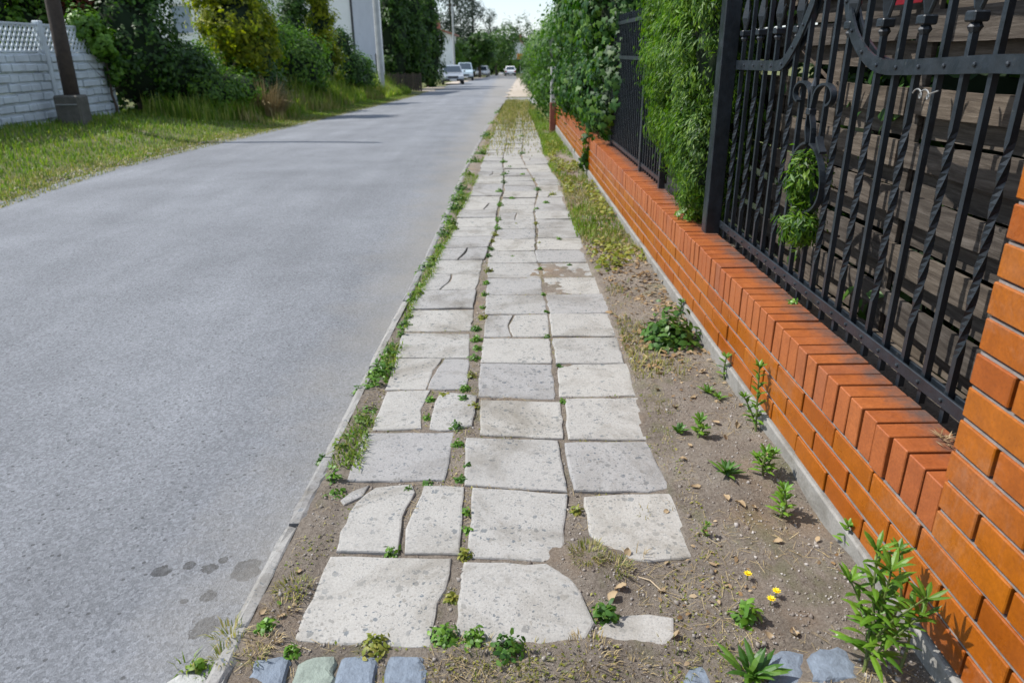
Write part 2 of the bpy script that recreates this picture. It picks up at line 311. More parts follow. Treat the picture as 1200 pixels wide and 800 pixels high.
M = dict(
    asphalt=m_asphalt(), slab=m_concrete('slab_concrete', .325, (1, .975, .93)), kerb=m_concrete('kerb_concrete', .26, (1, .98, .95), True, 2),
    footing=m_concrete('footing_concrete', .27, (1, .97, .9), False, 2), soil=m_soil(), ground=m_ground(), sand=m_sand(),
    brick=m_brick(), coping=m_coping(), mortar_shade=m_simple('shaded_mortar', (.10, .09, .085), .95, .3, 20, .6, 120), mortar=m_simple('mortar', (.21, .185, .17), .95, .3, 20, .6, 120),  # the dark mortar copy paints the shade of the deep joints into the colour
    iron=m_iron(), plank=m_plank(), granite_blue=m_simple('blue_granite', (.145, .175, .215), .75, .35, 25, .7, 70, bd=.008), granite_green=m_simple('green_granite', (.20, .235, .20), .75, .3, 25, .7, 70, bd=.008),
    granite_pale=m_simple('pale_granite', (.33, .33, .31), .8, .3, 30, .7, 70, bd=.008),
    weed=m_leaf('weed_leaf', [(.06, .15, .012), (.10, .215, .018), (.145, .27, .025)], .45), weed_dark=m_leaf('dark_weed_leaf', [(.035, .10, .014), (.06, .15, .018), (.10, .19, .022)], .45),
    weed_yellow=m_leaf('yellowing_leaf', [(.13, .18, .02), (.22, .23, .03), (.30, .27, .05)], .5),
    stem=m_simple('plant_stem', (.10, .13, .03), .6, .3, 20, 0), dry=m_leaf('dry_leaf', [(.20, .12, .055), (.30, .20, .10), (.38, .29, .18), (.15, .085, .04)], .75, .1, .2, (1, .9, .7, 1)),
    straw=m_leaf('straw', [(.36, .27, .13), (.46, .37, .20), (.26, .19, .10)], .8, .1, .2, (1, .9, .7, 1)), pebble=m_leaf('pebble', [(.16, .13, .11), (.26, .23, .20), (.40, .37, .34), (.12, .10, .085)], .9, 0, .2),
    grass=m_leaf('grass_blade', [(.07, .145, .014), (.12, .22, .02), (.19, .275, .03), (.30, .29, .08)], .5, .4), grass_tall=m_leaf('tall_grass_blade', [(.09, .17, .018), (.16, .25, .03), (.24, .31, .05), (.36, .35, .12)], .55, .5), grass_dry=m_leaf('dry_grass', [(.10, .15, .025), (.20, .21, .055), (.33, .28, .11), (.42, .33, .17)], .6, .3),
    ivy=m_leaf('ivy_leaf', [(.012, .050, .010), (.022, .075, .012), (.045, .115, .015), (.10, .19, .015)], .5, .28, .28), thuja=m_leaf('thuja_spray', [(.025, .075, .008), (.05, .125, .009), (.10, .20, .012), (.17, .27, .015)], .5, .38),
    hedge=m_leaf('hedge_leaf', [(.022, .072, .011), (.045, .115, .015), (.085, .17, .02)], .5, .32), shrub_dark=m_leaf('dark_shrub_leaf', [(.018, .058, .009), (.035, .092, .011), (.07, .145, .014)], .5, .38),
    shrub_mid=m_leaf('mid_shrub_leaf', [(.045, .11, .011), (.08, .175, .014), (.14, .245, .02)], .5, .45), cypress=m_leaf('golden_cypress', [(.10, .14, .006), (.20, .235, .010), (.42, .41, .015), (.07, .13, .008)], .5, .58),
    red_leaf=m_leaf('red_leaf', [(.10, .03, .02), (.17, .045, .025), (.24, .09, .045)], .5, .25, .4, (1.3, .8, .6, 1)), pine=m_leaf('pine_needle', [(.010, .026, .013), (.016, .040, .018), (.028, .058, .025)], .55, .15),
    decid=m_leaf('far_leaf', [(.035, .085, .016), (.06, .13, .022), (.10, .18, .03)], .5, .3), bark=m_simple('bark', (.075, .055, .04), .9, .4, 10, .8, 30, bd=.02), core=m_simple('dark_filler', (.008, .020, .005), 1, .3, 6, 0),  # core: near-black green for the light-blocking lumps added inside crowns
    pole_wood=m_simple('pole_wood', (.045, .032, .024), .85, .35, 12, .6, 30, bd=.01), pole_conc=m_simple('pole_concrete', (.36, .37, .37), .85, .2, 3, .3, 40), fence_conc=m_simple('fence_concrete', (.50, .545, .57), .9, .22, 3, .5, 25, bd=.01),
    block=m_simple('old_concrete', (.10, .095, .08), .95, .4, 5, .7, 30, bd=.02), plaster=m_simple('white_plaster', (.78, .78, .77), .9, .06, 1, .2, 40), plaster_shade=m_simple('shaded_plaster', (.50, .52, .55), .9, .08, 1, .2, 40),  # the grey plaster copy paints shade onto the street side of the white house
    roof_dark=m_simple('dark_roof', (.05, .05, .055), .7, .2, 4, 0), roof_red=m_simple('red_tile', (.36, .15, .10), .8, .25, 6, .4, 12), glass=m_glass('window_glass', (.16, .22, .28)), carglass=m_glass('car_glass'),
    frame=m_simple('window_frame', (.75, .75, .74), .5, .05, 4, 0), car_silver=m_simple('silver_paint', (.42, .45, .48), .25, .03, 4, 0, metal=.55), car_white=m_simple('white_paint', (.78, .79, .80), .25, .03, 4, 0), car_dark=m_simple('dark_paint', (.03, .04, .05), .25, .1, 4, 0), car_blue=m_simple('pale_blue_paint', (.38, .47, .52), .3, .05, 4, 0),
    rubber=m_simple('rubber', (.018, .018, .018), .8, .2, 20, 0), chrome=m_simple('lamp_lens', (.65, .67, .7), .15, .1, 5, 0), black=m_simple('black_plastic', (.02, .02, .022), .5, .2, 10, 0), red_lens=m_simple('red_lens', (.45, .02, .02), .2, .1, 5, 0),
    red=m_simple('red_plastic', (.75, .03, .05), .4, .06, 4, 0), orange=m_simple('orange_sheet', (.70, .22, .03), .5, .05, 4, 0), rust=m_simple('rusty_red', (.24, .09, .06), .85, .3, 12, .4, 40), pale_pipe=m_simple('pale_pipe', (.50, .50, .47), .6, .2, 10, .2, 40),
    yellow=m_leaf('yellow_petal', [(.85, .62, .01), (.90, .72, .02)], .5, .2, .4, (1, .95, .3, 1)), wood_chip=m_simple('wood_chip', (.42, .33, .22), .85, .25, 40, .4, 80), wire=m_simple('grey_wire', (.35, .35, .34), .4, .1, 10, 0, metal=.6),
    hills=m_leaf('far_wood', [(.03, .065, .02), (.05, .095, .025)], .7, .2))

# ================================================================== STRUCTURE: ground, road, verge, pavement bed
def grid(xs, ys, zf):
    X, Y = np.meshgrid(xs, ys); Z = zf(X, Y); V = np.stack([X, Y, Z], -1).reshape(-1, 3); nx, ny = len(xs), len(ys)
    i = (np.arange(ny-1)[:, None]*nx+np.arange(nx-1)[None, :]).ravel(); return V, np.stack([i, i+1, i+nx+1, i+nx], 1)
def gz(X, Y):
    left = ground_left(X, Y)+fbm(X*.9, Y*.9, 3)*.09*np.clip((XL(Y)-X)*2, 0, 1)
    mid = B(Y)-.22; right = B(Y)-.04+np.clip((X-1.6)/3, 0, 1)*.08
    return np.where(X < XL(Y)+.02, left, np.where(X > 1.3, right, np.where(Y < 22, mid, np.where(X > XR(Y), B(Y)-.04, mid))))
xs = np.concatenate([np.array([-500, -300, -180, -110, -70, -45, -30, -22, -16]), np.arange(-13, 3.01, .25), np.array([4, 6, 9, 14, 22, 35, 60, 110, 200, 350, 500])])
ys = np.concatenate([np.array([-60, -20, -8, -3]), np.arange(0, 46, .5), np.arange(47, 130, 3), np.array([140, 160, 190, 240, 320, 450, 700, 1100])])
V, Fq = grid(xs, ys, gz); tag(obj('ground', V, Fq, M['ground'], smooth=True, origin=(0, 0, 0)), kind='structure')
ys = np.concatenate([np.arange(-4, 20, .4), np.arange(20, 60, 1.5), np.arange(62, 240, 6.)]); us = np.linspace(0, 1, 15)
U, Y = np.meshgrid(us, ys); wob = fbm(Y*1.3, 0*Y, 4)*.22
X = (XL(Y)+wob)*(1-U)+XR(Y)*U; Z = B(Y)-.036+.03*np.sin(U*pi)
i = (np.arange(len(ys)-1)[:, None]*15+np.arange(14)[None, :]).ravel()
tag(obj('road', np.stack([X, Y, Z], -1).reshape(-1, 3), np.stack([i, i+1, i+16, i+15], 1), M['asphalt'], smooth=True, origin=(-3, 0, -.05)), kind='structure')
# sandy shoulders further down the street
def patch(name, pts, z, mat):
    n = 14; rows = []
    for (xa, xb, y) in pts: rows.append([(xa+(xb-xa)*k/n, y, float(B(y))+z+.012*random.random()) for k in range(n+1)])
    Vv = [p for r in rows for p in r]; m = n+1
    return tag(obj(name, Vv, [(j*m+k, j*m+k+1, (j+1)*m+k+1, (j+1)*m+k) for j in range(len(rows)-1) for k in range(n)], mat, origin=(pts[0][0], pts[0][2], 0)), kind='structure')
patch('sandy_shoulder', [(float(XR(y))-.05+.2*math.sin(y), float(XR(y))+1.9+.4*math.sin(y*.3), y) for y in np.arange(36, 118, 3)], -.03, M['sand'])
patch('sandy_driveway', [(float(XL(y))-3.6, float(XL(y))+.25+.2*math.sin(y), y) for y in np.arange(46, 57, 1.)], -.02, M['sand'])
patch('sandy_shoulder', [(float(XL(y))-1.6, float(XL(y))+.3+.2*math.sin(y), y) for y in np.arange(64, 120, 3)], -.02, M['sand'])
patch('side_street', [(float(XR(y))-.3, float(XR(y))+9, y) for y in np.arange(29, 36, 1.)], -.036, M['asphalt'])

# pavement columns: px at four lines, per image row, turned into places on the ground
CL = [(748, 345, 507, 534, 676, 690, 822), (650.5, 387, 528, 546, 660, 682, 816), (566, 412, 543, 552, 664, 676, 790), (506, 427, 533, 547, 654, 662, 757), (457, 453, 558, 564, 654, 660, 750), (419.5, 464, 550, 564, 647, 652, 735),
      (389.7, 471.7, 551, 567, 643, 647, 724), (362.5, 479, 555, 569, 642, 643.5, 715), (340, 492, 558.6, 570, 636, 637.5, 707), (321.8, 505, 564, 571, 633.5, 635, 699), (295.6, 516, 570, 572.5, 627, 628.5, 685), (265, 534, 582.5, 584.5, 628, 629.5, 675.5),
      (249, 538, 582, 584.5, 625, 626.5, 666), (221, 554.7, 590, 592, 630, 631.5, 658), (184, 567, 588.5, 590, 610, 611.5, 640), (161, 576, 594, 595.2, 613.3, 614.3, 634), (140.6, 584.7, 597, 597.8, 611.6, 612.4, 625)]
_cy = []; _cx = []
for r in CL:
    p = [on_ground(x, r[0]) for x in r[1:]]; _cy.append(p[2][1]); _cx.append([q[0] for q in p])
_cx = np.array(_cx); _cy = np.array(_cy)
def colx(k, y): return float(np.interp(y, _cy, _cx[:, k]))
def slab_mesh(poly, z, tilt=(0, 0), th=.05, jit=.0024, bev=.006, seg=4, by=None):
    """polygon outline (world xy) -> worn slab: rounded arris, ragged edge"""
    poly = np.array(poly, float)[:, :2]; c = poly.mean(0); P = []
    n = len(poly)
    for i in range(n):
        a, b = poly[i], poly[(i+1) % n]; L = np.linalg.norm(b-a); k = max(1, int(round(L/.36*seg*1.6))); nn = np.array([-(b-a)[1], (b-a)[0]])/max(L, 1e-6)
        for j in range(k):
            t = j/k; q = a+(b-a)*t
            if j: q = q+nn*random.gauss(0, jit)
            else: q = q+(c-q)/np.linalg.norm(c-q)*random.uniform(-.002, .007)
            P.append(q)
    P = np.array(P); m = len(P); d = (c-P); dl = np.linalg.norm(d, axis=1, keepdims=True)
    rings = []
    for inset, dz in ((0, -th), (0, -bev*.9), (bev*.45, -bev*.25), (bev*1.5, 0)):
        Q = P+d/dl*inset*(1 if dz == 0 or inset == 0 else np.random.default_rng(m).uniform(.6, 1.6, (m, 1))); zz = z+dz+(Q[:, 0]-c[0])*tilt[0]+(Q[:, 1]-c[1])*tilt[1]; rings.append(np.column_stack([Q, zz]))
    V = np.vstack(rings); Fs = [(r*m+k, r*m+(k+1) % m, (r+1)*m+(k+1) % m, (r+1)*m+k) for r in range(3) for k in range(m)]+[tuple(range(3*m, 4*m))]
    area = .5*sum(P[k][0]*P[(k+1) % m][1]-P[(k+1) % m][0]*P[k][1] for k in range(m))
    if area < 0: Fs = [f[::-1] for f in Fs]
    return V, Fs
pavement = empty('sidewalk', (0, 1.2, 0)); tag(pavement, kind='structure')
SLABS = []
def grow(P, g):
    P = np.array(P); c = P.mean(0); d = P-c; return P+d/np.linalg.norm(d, axis=1, keepdims=True)*g
def slab_px(pts, z=0, tilt=(0, 0), name='paving_slab', **kw):
    P = [on_z(a, b, z)[:2] for a, b in pts]; SLABS.append(np.array(P)); V, Fs = slab_mesh(grow(P, .004), z, tilt, **kw); return obj(name, V, Fs, M['slab'], pavement)
# the nearest rows, as they lie (outlines read off the photograph)
NEAR = [
 ('paving_slab', [(345, 748), (365, 700), (387, 650.5), (527.7, 654.4), (523, 690), (511, 705), (505.6, 757.8)]),
 ('paving_slab', [(534, 737), (545, 657), (640, 660), (668, 676), (690, 712), (696, 729), (684, 755), (560, 757)]),
 ('slab_fragment', [(700.5, 740), (716, 724), (761, 717.9), (788.5, 723.3), (791, 743.5), (776, 757), (702.3, 757)]),
 ('slab_fragment', [(393.4, 645.7), (406, 611), (418, 588), (440, 569), (482.8, 566), (486, 575.8), (470, 605), (468, 637.5), (466, 646)]),
 ('slab_fragment', [(497, 568.6), (544, 569), (538, 647.5), (475, 646), (476, 618), (489, 590)]),
 ('slab_fragment', [(399, 586), (412, 574), (432, 568), (424, 580), (404, 590)]),
 ('paving_slab', [(554.3, 571), (664.9, 578.4), (662, 620), (658.4, 656.5), (548.5, 650.5)]),
 ('paving_slab', [(684, 580), (792, 576.7), (800, 600), (816, 651.8), (760, 656), (715, 650), (692, 625)]),
 ('paving_slab', [(425.5, 507), (532, 505), (521.8, 562), (406, 563)]),
 ('paving_slab', [(546.3, 512), (653, 515.8), (664, 574), (544.5, 567)]),
 ('paving_slab', [(661, 519), (757, 517.5), (772, 545), (784, 570), (760, 574), (674, 573)]),
 ('slab_fragment', [(453.5, 457.8), (504, 457), (498, 470), (493, 480), (494, 501.7), (436, 503)]),
 ('slab_fragment', [(517, 458.5), (559, 463.5), (553, 497), (530.5, 502.5), (503, 501), (508, 478)]),
 ('paving_slab', [(563.8, 467.5), (656, 470.5), (660.5, 513.5), (562.7, 508.2)]),
 ('paving_slab', [(663, 467), (749, 465.5), (764, 496), (757, 513.5), (667, 513.5)]),
 ('slab_fragment', [(464, 420), (518, 420), (507, 434), (499, 455.5), (451.7, 455.5)]),
 ('slab_fragment', [(521, 420), (549.5, 420), (547.5, 455.5), (501.5, 455.5), (509, 437)]),
 ('paving_slab', [(562.7, 425.6), (647, 426.7), (650.5, 467), (560.5, 464)]),
 ('paving_slab', [(653, 426.8), (736, 426), (745, 463), (656, 464)]),
 ('paving_slab', [(471.7, 390), (550.4, 390), (549.4, 418.7), (464.5, 418.7)]),
 ('paving_slab', [(567, 395.5), (644, 396.5), (647, 425.2), (563.7, 423.8)]),
 ('paving_slab', [(648, 395.5), (724, 394.5), (731, 424.7), (652, 425)]),
]
for k, (nm, pts) in enumerate(NEAR):
    slab_px(pts, random.uniform(-.004, .004), (random.gauss(0, .007), random.gauss(0, .007)), nm)
# rows beyond, three columns, each column with its own drift
def broken(P, t):
    a, b, c, d = P; m0 = a+(b-a)*t; m1 = d+(c-d)*(t+random.uniform(-.12, .12)); mid = (m0+m1)/2+np.array([random.uniform(-.03, .03), 0]); e = np.array([.004, 0])
    return [a, m0-e, mid-e, m1-e, d], [m0+e, b, c, m1+e, mid+e]
for col, y0 in ((0, on_z(510, 388)[1]), (1, on_z(605, 394.5)[1]), (2, on_z(688, 393.5)[1])):
    y = y0+.004; r = 0
    while y < 19.5:
        L = .338*random.uniform(.985, 1.015); g = random.choice([.005, .007, .010, .014]); ya, yb = y, y+L
        if y > 14 and random.random() < (y-14)/7: y = yb+g; r += 1; continue
        a, b = 2*col, 2*col+1; s = random.uniform(-.012, .012) if col != 1 else 0
        P = [np.array([colx(a, ya)+s, ya]), np.array([colx(b, ya)+s, ya+random.uniform(-.006, .006)]), np.array([colx(b, yb)+s, yb+random.uniform(-.004, .004)]), np.array([colx(a, yb)+s, yb])]
        z = float(B(y+.17))+random.uniform(-.006, .005); tl = (random.gauss(0, .01), random.gauss(0, .008)+(float(B(yb))-float(B(ya)))/L)
        if (col == 0 and r in (2, 4, 9, 15)) or (col == 1 and r in (0, 8)) or (col == 2 and r in (11, 19)):
            for Q in broken(P, random.uniform(.35, .65)): V, Fs = slab_mesh(Q, z, tl, seg=3); obj('slab_fragment', V, Fs, M['slab'], pavement)
        else: V, Fs = slab_mesh(P, z, tl, seg=4 if y < 8 else 2, jit=.003); obj('paving_slab', V, Fs, M['slab'], pavement)
        SLABS.append(np.array(P)); y = yb+g; r += 1
# bed of soil in which the slabs lie, climbing to the wall
def bed(X, Y):
    lo = np.array([colx(0, y) for y in Y[:, 0]])[:, None]; hi = np.array([colx(5, y) for y in Y[:, 0]])[:, None]
    n = fbm(X*3.2, Y*3.2, 5); n2 = fbm(X*24, Y*24, 3)
    z = -.0065+.012*n+.009*n2
    t = np.clip((X-hi)/.42, 0, 1); z = z+t*.022+np.where(X > hi-.02, .012+.055*n*np.clip((X-hi)*6, 0, 1), 0)
    z = z+np.where(X < lo, .012*np.clip((lo-X)*20, 0, 1), 0)
    z = z+.03*np.exp(-(((X-.13)/.07)**2+((Y-1.60)/.09)**2))*0+.030*np.exp(-(((X-.24)/.10)**2+((Y-1.66)/.10)**2))+.02*np.exp(-(((X-.1)/.35)**2+((Y-1.33)/.06)**2))
    z = z+np.where(Y < 1.34, -.012, 0)
    return z+B(Y)
pt = []
xs = np.arange(-.72, 1.0, .0125); ys = np.arange(.85, 5.0, .0125); V1, F1 = grid(xs, ys, bed)
V1[:, 0] = np.where(V1[:, 0] < XR(V1[:, 1])+.018, XR(V1[:, 1])+.018, V1[:, 0]); tag(obj('soil_bed', V1, F1, M['soil'], smooth=True, origin=(0, .85, 0)), kind='structure')
xs = np.arange(-.64, 1.0, .03); ys = np.concatenate([np.arange(4.975, 10, .04), np.arange(10, 24, .12)]); V2, F2 = grid(xs, ys, lambda X, Y: bed(X, Y)-.006)
V2[:, 0] = np.where(V2[:, 0] < XR(V2[:, 1])+.02, XR(V2[:, 1])+.02, V2[:, 0]); tag(obj('soil_bed', V2, F2, M['soil'], smooth=True, origin=(0, 5, 0)), kind='structure')
def bedz(x, y): return float(bed(np.array([[float(x)]]), np.array([[float(y)]]))[0, 0])
# kerb: narrow, worn, with round edges
kerb = empty('kerb', (-.66, 1.1, 0)); tag(kerb, kind='structure')
kj = [.75, 1.03, 1.87, 2.28, 3.1, 4.05, 5.0, 5.95, 6.9, 7.85, 8.8, 9.75, 10.7, 11.65, 12.6, 13.55, 14.5, 15.45, 16.4, 17.35]
for a, b in zip(kj[:-1], kj[1:]):
    mb = MB(); n = 10; ring = []; off = random.uniform(-.006, .006); hz = random.uniform(-.006, .004)
    for j in range(n+1):
        y = a+.008+(b-a-.016)*j/n; x = float(XR(y))+off; e = .006 if j in (0, n) else 0; z = float(B(y))+hz
        prof = [(-.028, -.11), (-.030+e, -.018), (-.024+e, -.004), (-.010, .004-e), (.012, .004-e), (.024-e, -.003), (.030-e, -.016), (.030, -.11)]
        ring += [(x+p[0]+random.gauss(0, .0018), y, z+p[1]+random.gauss(0, .0018)) for p in prof]
    Fs = [(j*8+k, (j+1)*8+k, (j+1)*8+k+1, j*8+k+1) for j in range(n) for k in range(7)]+[tuple(range(8)), tuple(range(n*8+7, n*8-1, -1))]
    obj('kerb_stone', ring, Fs, M['kerb'], kerb)
# band of old stone setts across the foot of the picture
band = empty('cobble_band', (0, 1.25, 0)); tag(band, kind='structure')
for pts, mt in (([(283, 800), (301, 763), (322, 757), (342, 772), (330, 806)], 'granite_blue'), ([(336, 806), (348, 776), (372, 760), (395, 765), (388, 806)], 'granite_green'), ([(387, 806), (398, 764), (420, 758), (443, 768), (438, 806)], 'granite_blue'),
                ([(449, 806), (453, 766), (480, 761), (502, 763), (500, 806)], 'granite_blue'), ([(180, 800), (207, 780), (242, 782), (246, 806), (180, 812)], 'granite_pale'), ([(898, 806), (894, 774), (925, 763), (942, 770), (945, 806)], 'granite_blue'),
                ([(949, 806), (948, 770), (980, 764), (1000, 780), (1005, 806)], 'granite_blue'), ([(800, 798), (806, 782), (835, 778), (845, 790), (838, 806), (805, 806)], 'granite_blue'), ([(262, 806), (270, 796), (279, 804), (276, 814), (262, 814)], 'granite_blue')):
    P = [on_z(a, b, -.006)[:2] for a, b in pts]; SLABS.append(np.array(P)); zc = bedz(*np.mean(P, 0))+.004; V, Fs = slab_mesh(P, max(-.006, zc) if mt != 'granite_pale' else -.025, (random.gauss(0, .05), random.gauss(0, .03)), jit=.004, bev=.012, seg=9); obj('cobblestone', V, Fs, M[mt], band)
x = -.62
for x0 in np.arange(-.66, .95, .105):      # the next row of setts, just below the frame
    P = [(x0, 1.13), (x0+.095, 1.13), (x0+.093, 1.225), (x0+.002, 1.228)]; V, Fs = slab_mesh(P, -.008, (random.gauss(0, .04), 0), bev=.012, seg=9); obj('cobblestone', V, Fs, M[random.choice(['granite_blue', 'granite_blue', 'granite_green', 'granite_pale'])], band)
def inside(P, q):
    c = False; n = len(P)
    for i in range(n):
        a, b = P[i], P[i-1]
        if (a[1] > q[1]) != (b[1] > q[1]) and q[0] < (b[0]-a[0])*(q[1]-a[1])/(b[1]-a[1]+1e-12)+a[0]: c = not c
    return c
SL_C = np.array([p.mean(0) for p in SLABS])
def on_slab(x, y):
    near = np.nonzero((abs(SL_C[:, 0]-x) < .3) & (abs(SL_C[:, 1]-y) < .3))[0]
    return any(inside(SLABS[i], (x, y)) for i in near)

# ================================================================== BRICK WALL, PILLAR
WX, WT = .976, .444; PIL_Y = 1.363; CP = .07725; END_Y = 13.9
wall = empty('brick_wall', (WX+.08, PIL_Y, 0)); tag(wall, 'long low orange brick garden wall with soldier coping and concrete footing', 'wall')
MB().box(WX+.022, WX+.155, .55, END_Y, .0, WT-.030).build('mortar_core', M['mortar_shade'], wall)
for k in range(4): MB().box(WX+.0055, WX+.03, .56, END_Y-.01, WT-.1236-.0103-k*.0773-.0005, WT-.1236-.0103-k*.0773+.0050).build('bed_joint', M['mortar'], wall)
MB().box(WX-.012, WX+.26, .5, END_Y, -.25, .083, .006).build('footing', M['footing'], wall)
mb = MB(); mb.box(WX+.156, WX+.42, 1.364, END_Y, .02, WT-.09); mb.build('rear_ledge', M['soil'], wall)
cm = MB().box(0, .166, -.0336, .0336, 0, .1236, .0022); cmesh = raw_mesh('coping_brick', cm.V, cm.F); cmesh.materials.append(M['coping'])
n = 0; y = PIL_Y+.0336+.004
while y < END_Y:
    o = inst('coping_brick', cmesh, (WX+random.gauss(0, .0012), y, WT-.1236+random.gauss(0, .0012)), wall, (0, random.gauss(0, .006), random.gauss(0, .006))); y += CP; n += 1
bm = MB().box(0, .12, -.1285, .1285, 0, .067, .0025); bmesh = raw_mesh('brick', bm.V, bm.F); bmesh.materials.append(M['brick'])
def brick_y(px, py): return on_x(px, py, WX)[1]
starts = [brick_y(1023, 551.25), brick_y(993.75, 552), brick_y(968.7, 555)]
pitch = brick_y(978.75, 499.5)-brick_y(1023, 551.25)
for i in range(3):
    y = starts[i]-pitch*8
    while y+pitch < .62: y += pitch
    while y < END_Y:
        c = y+pitch/2
        o = inst('brick', bmesh, (WX+random.gauss(0, .001), c, WT-.1236-.0103-.067-i*.0773), wall, (0, 0, random.gauss(0, .002))); o.scale = (1, (pitch-.0095)/.257, 1); y += pitch
pillar = empty('brick_pillar', (WX+.19, 1.05, WT-.134)); tag(pillar, 'tall square pillar of glossy orange bricks beside the black iron gate', 'pillar')
PB = WT-.1236-.0103+.0103; PY0 = PIL_Y-.66
MB().box(WX+.020, WX+.345, PY0+.02, PIL_Y-.020, PB-.012, 1.93).build('mortar_core', M['mortar_shade'], pillar)
hm = MB().box(0, .12, -.061, .061, 0, .067, .0025); hmesh = raw_mesh('brick', hm.V, hm.F); hmesh.materials.append(M['brick'])
z = PB; k = 0
while z < 1.9:
    segs = ([.257, .257, .124] if k % 2 == 0 else [.124, .257, .257]); y = PIL_Y
    for L in segs:
        for X0 in (WX-.003, WX+.246):
            o = inst('brick', bmesh if L > .2 else hmesh, (X0+random.gauss(0, .001), y-L/2, z), pillar, (0, 0, random.gauss(0, .003)))
        y -= L+.0103
    MB().box(WX+.003, WX+.03, PY0+.005, PIL_Y-.005, z+.0665, z+.0720).build('bed_joint', M['mortar'], pillar)
    for yy in (PIL_Y-.061, PY0+.061):
        o = inst('brick', hmesh, (WX+.126, yy, z), pillar)
    z += .0773; k += 1
MB().box(WX-.04, WX+.41, PY0-.04, PIL_Y+.04, 1.925, 1.985, .01).build('cap', M['footing'], pillar)

# ================================================================== IRON GATE, RAILINGS, PLANK FENCE
GX = 1.165
gate = empty('iron_gate', (GX, 2.6, WT)); tag(gate, 'black wrought iron gate of straight and twisted bars with oval scroll ornament', 'gate')
pf = on_z(838, 268, WT); PYc = 3.83
MB().box(1.075, 1.155, PYc-.035, PYc+.045, WT-.02, 2.05, .004).build('post', M['iron'], gate)
foot_px = [(856.7, 286.7), (864.7, 292), (873, 298.7), (880, 307.7), (889.7, 317.5), (898.7, 322.7), (908.5, 331.7), (922, 341.5), (934, 351), (947.5, 361.7), (961.7, 374.5), (977, 386.5), (994.7, 400), (1012.7, 415.7), (1031.5, 432.7), (1053, 451), (1078.7, 471.7), (1106.5, 495)]
fy = [on_x(a, b, GX)[1] for a, b in foot_px]; p = np.polyfit(np.arange(len(fy)), fy, 1)
YB = [float(np.polyval(p, i)) for i in range(-1, 22)]
def yz(px, py): q = on_x(px, py, GX); return q[1], q[2]
FZL = yz(880, 77)[1]; FZR = yz(1120, 77)[1]
def bar(y, twisted, z0, z1, hs=.0085, tz=(0, 0)):
    V = []; lv = []
    zs = [z0, tz[0]]+[tz[0]+(tz[1]-tz[0])*k/30 for k in range(1, 30)]+[tz[1], z1] if twisted else [z0, z1]
    for q in zs:
        a = 0
        if twisted: a = np.clip((q-tz[0])/(tz[1]-tz[0]), 0, 1)*pi*3.5
        for k in range(4):
            b = a+pi/4+k*pi/2; V.append((GX+hs*1.414*math.cos(b), y+hs*1.414*math.sin(b), q))
    m = len(zs); Fs = [(i*4+k, i*4+(k+1) % 4, i*4+4+(k+1) % 4, i*4+4+k) for i in range(m-1) for k in range(4)]+[(3, 2, 1, 0), (4*m-4, 4*m-3, 4*m-2, 4*m-1)]
    return obj('bar', V, Fs, M['iron'], gate)
mid_lo, mid_hi = yz(1003, 20)[0], yz(950, 20)[0]
for i, y in enumerate(YB):
    if y < 1.40 or y > PYc-.06: continue
    tw = (len(YB)-1-i-3) % 2 == 0 if False else ((i-1) % 2 == 1)
    inmid = mid_lo+.02 < y < mid_hi-.02
    top = 1.95 if (not tw or inmid) else 1.43
    b = bar(y, tw, WT-.012, top, tz=(.62, 1.16))
    if tw and not inmid:
        zc = top
        c = MB(); c.box(GX-.021, GX+.021, y-.021, y+.021, zc-.012, zc+.014, .004); c.lathe((GX, y, zc-.035), [(.012, 0), (.019, .012), (.012, .024)], 8); c.build('collar', M['iron'], b)
        c = MB(); c.lathe((GX, y, zc+.012), [(.010, 0), (.013, .02), (.022, .055), (.016, .10), (.003, .17)], 4); c.build('spear_tip', M['iron'], b)
        c = MB()
        for s in (-1, 1): c.tube([(GX, y+s*.01, zc+.02), (GX, y+s*.024, zc+.05), (GX, y+s*.033, zc+.085), (GX, y+s*.045, zc+.10)], [.006, .006, .005, .002], 6)
        c.build('spear_barb', M['iron'], b)
# bottom rail: a flat bar in front of and behind the uprights
RZ = .497
for dx in (-.0145, .0145):
    MB().box(GX+dx-.0045, GX+dx+.0045, 1.37, PYc-.036, RZ-.019, RZ+.019, .002).build('bottom_rail', M['iron'], gate)
_r = MB().lathe((0, 0, 0), [(.007, 0), (.006, .004), (.002, .006)], 8); rmesh = raw_mesh('rivet', [(-v[2], v[0], v[1]) for v in _r.V], _r.F); rmesh.materials.append(M['iron'])
for y in YB:
    if 1.42 < y < PYc-.06: inst('rivet', rmesh, (GX-.019, y, RZ), gate)
# curved flat bands
def curve(pts, n=10):
    pts = [np.array(p) for p in pts]; out = []
    P = [pts[0]*2-pts[1]]+pts+[pts[-1]*2-pts[-2]]
    for i in range(1, len(P)-2):
        for k in range(n):
            t = k/n; a, b, c, d = P[i-1:i+3]; out.append(.5*(2*b+(c-a)*t+(2*a-5*b+4*c-d)*t*t+(3*b-a-3*c+d)*t**3))
    return out+[pts[-1]]
def yzp(l): return [np.array([GX-.012, *yz(*q)]) for q in l]
cl = curve([np.array([GX-.012, PYc-.04, FZL])]+yzp([(900, 77), (915, 77), (924, 71), (939.5, 44), (950, 20), (957, 2)])); yl, zl = cl[-1][1], cl[-1][2]
cl += curve([cl[-1], np.array([GX-.012, yl-.03, zl+.10]), np.array([GX-.012, yl-.10, zl+.22])], 8)[1:]
cr = curve([np.array([GX-.012, 1.37, FZR+.004])]+yzp([(1190, 75), (1120, 77), (1065, 79), (1044.5, 79), (1029, 74), (1016, 61), (1006, 42), (1001, 22), (998, 2)])); yl2, zl2 = cr[-1][1], cr[-1][2]
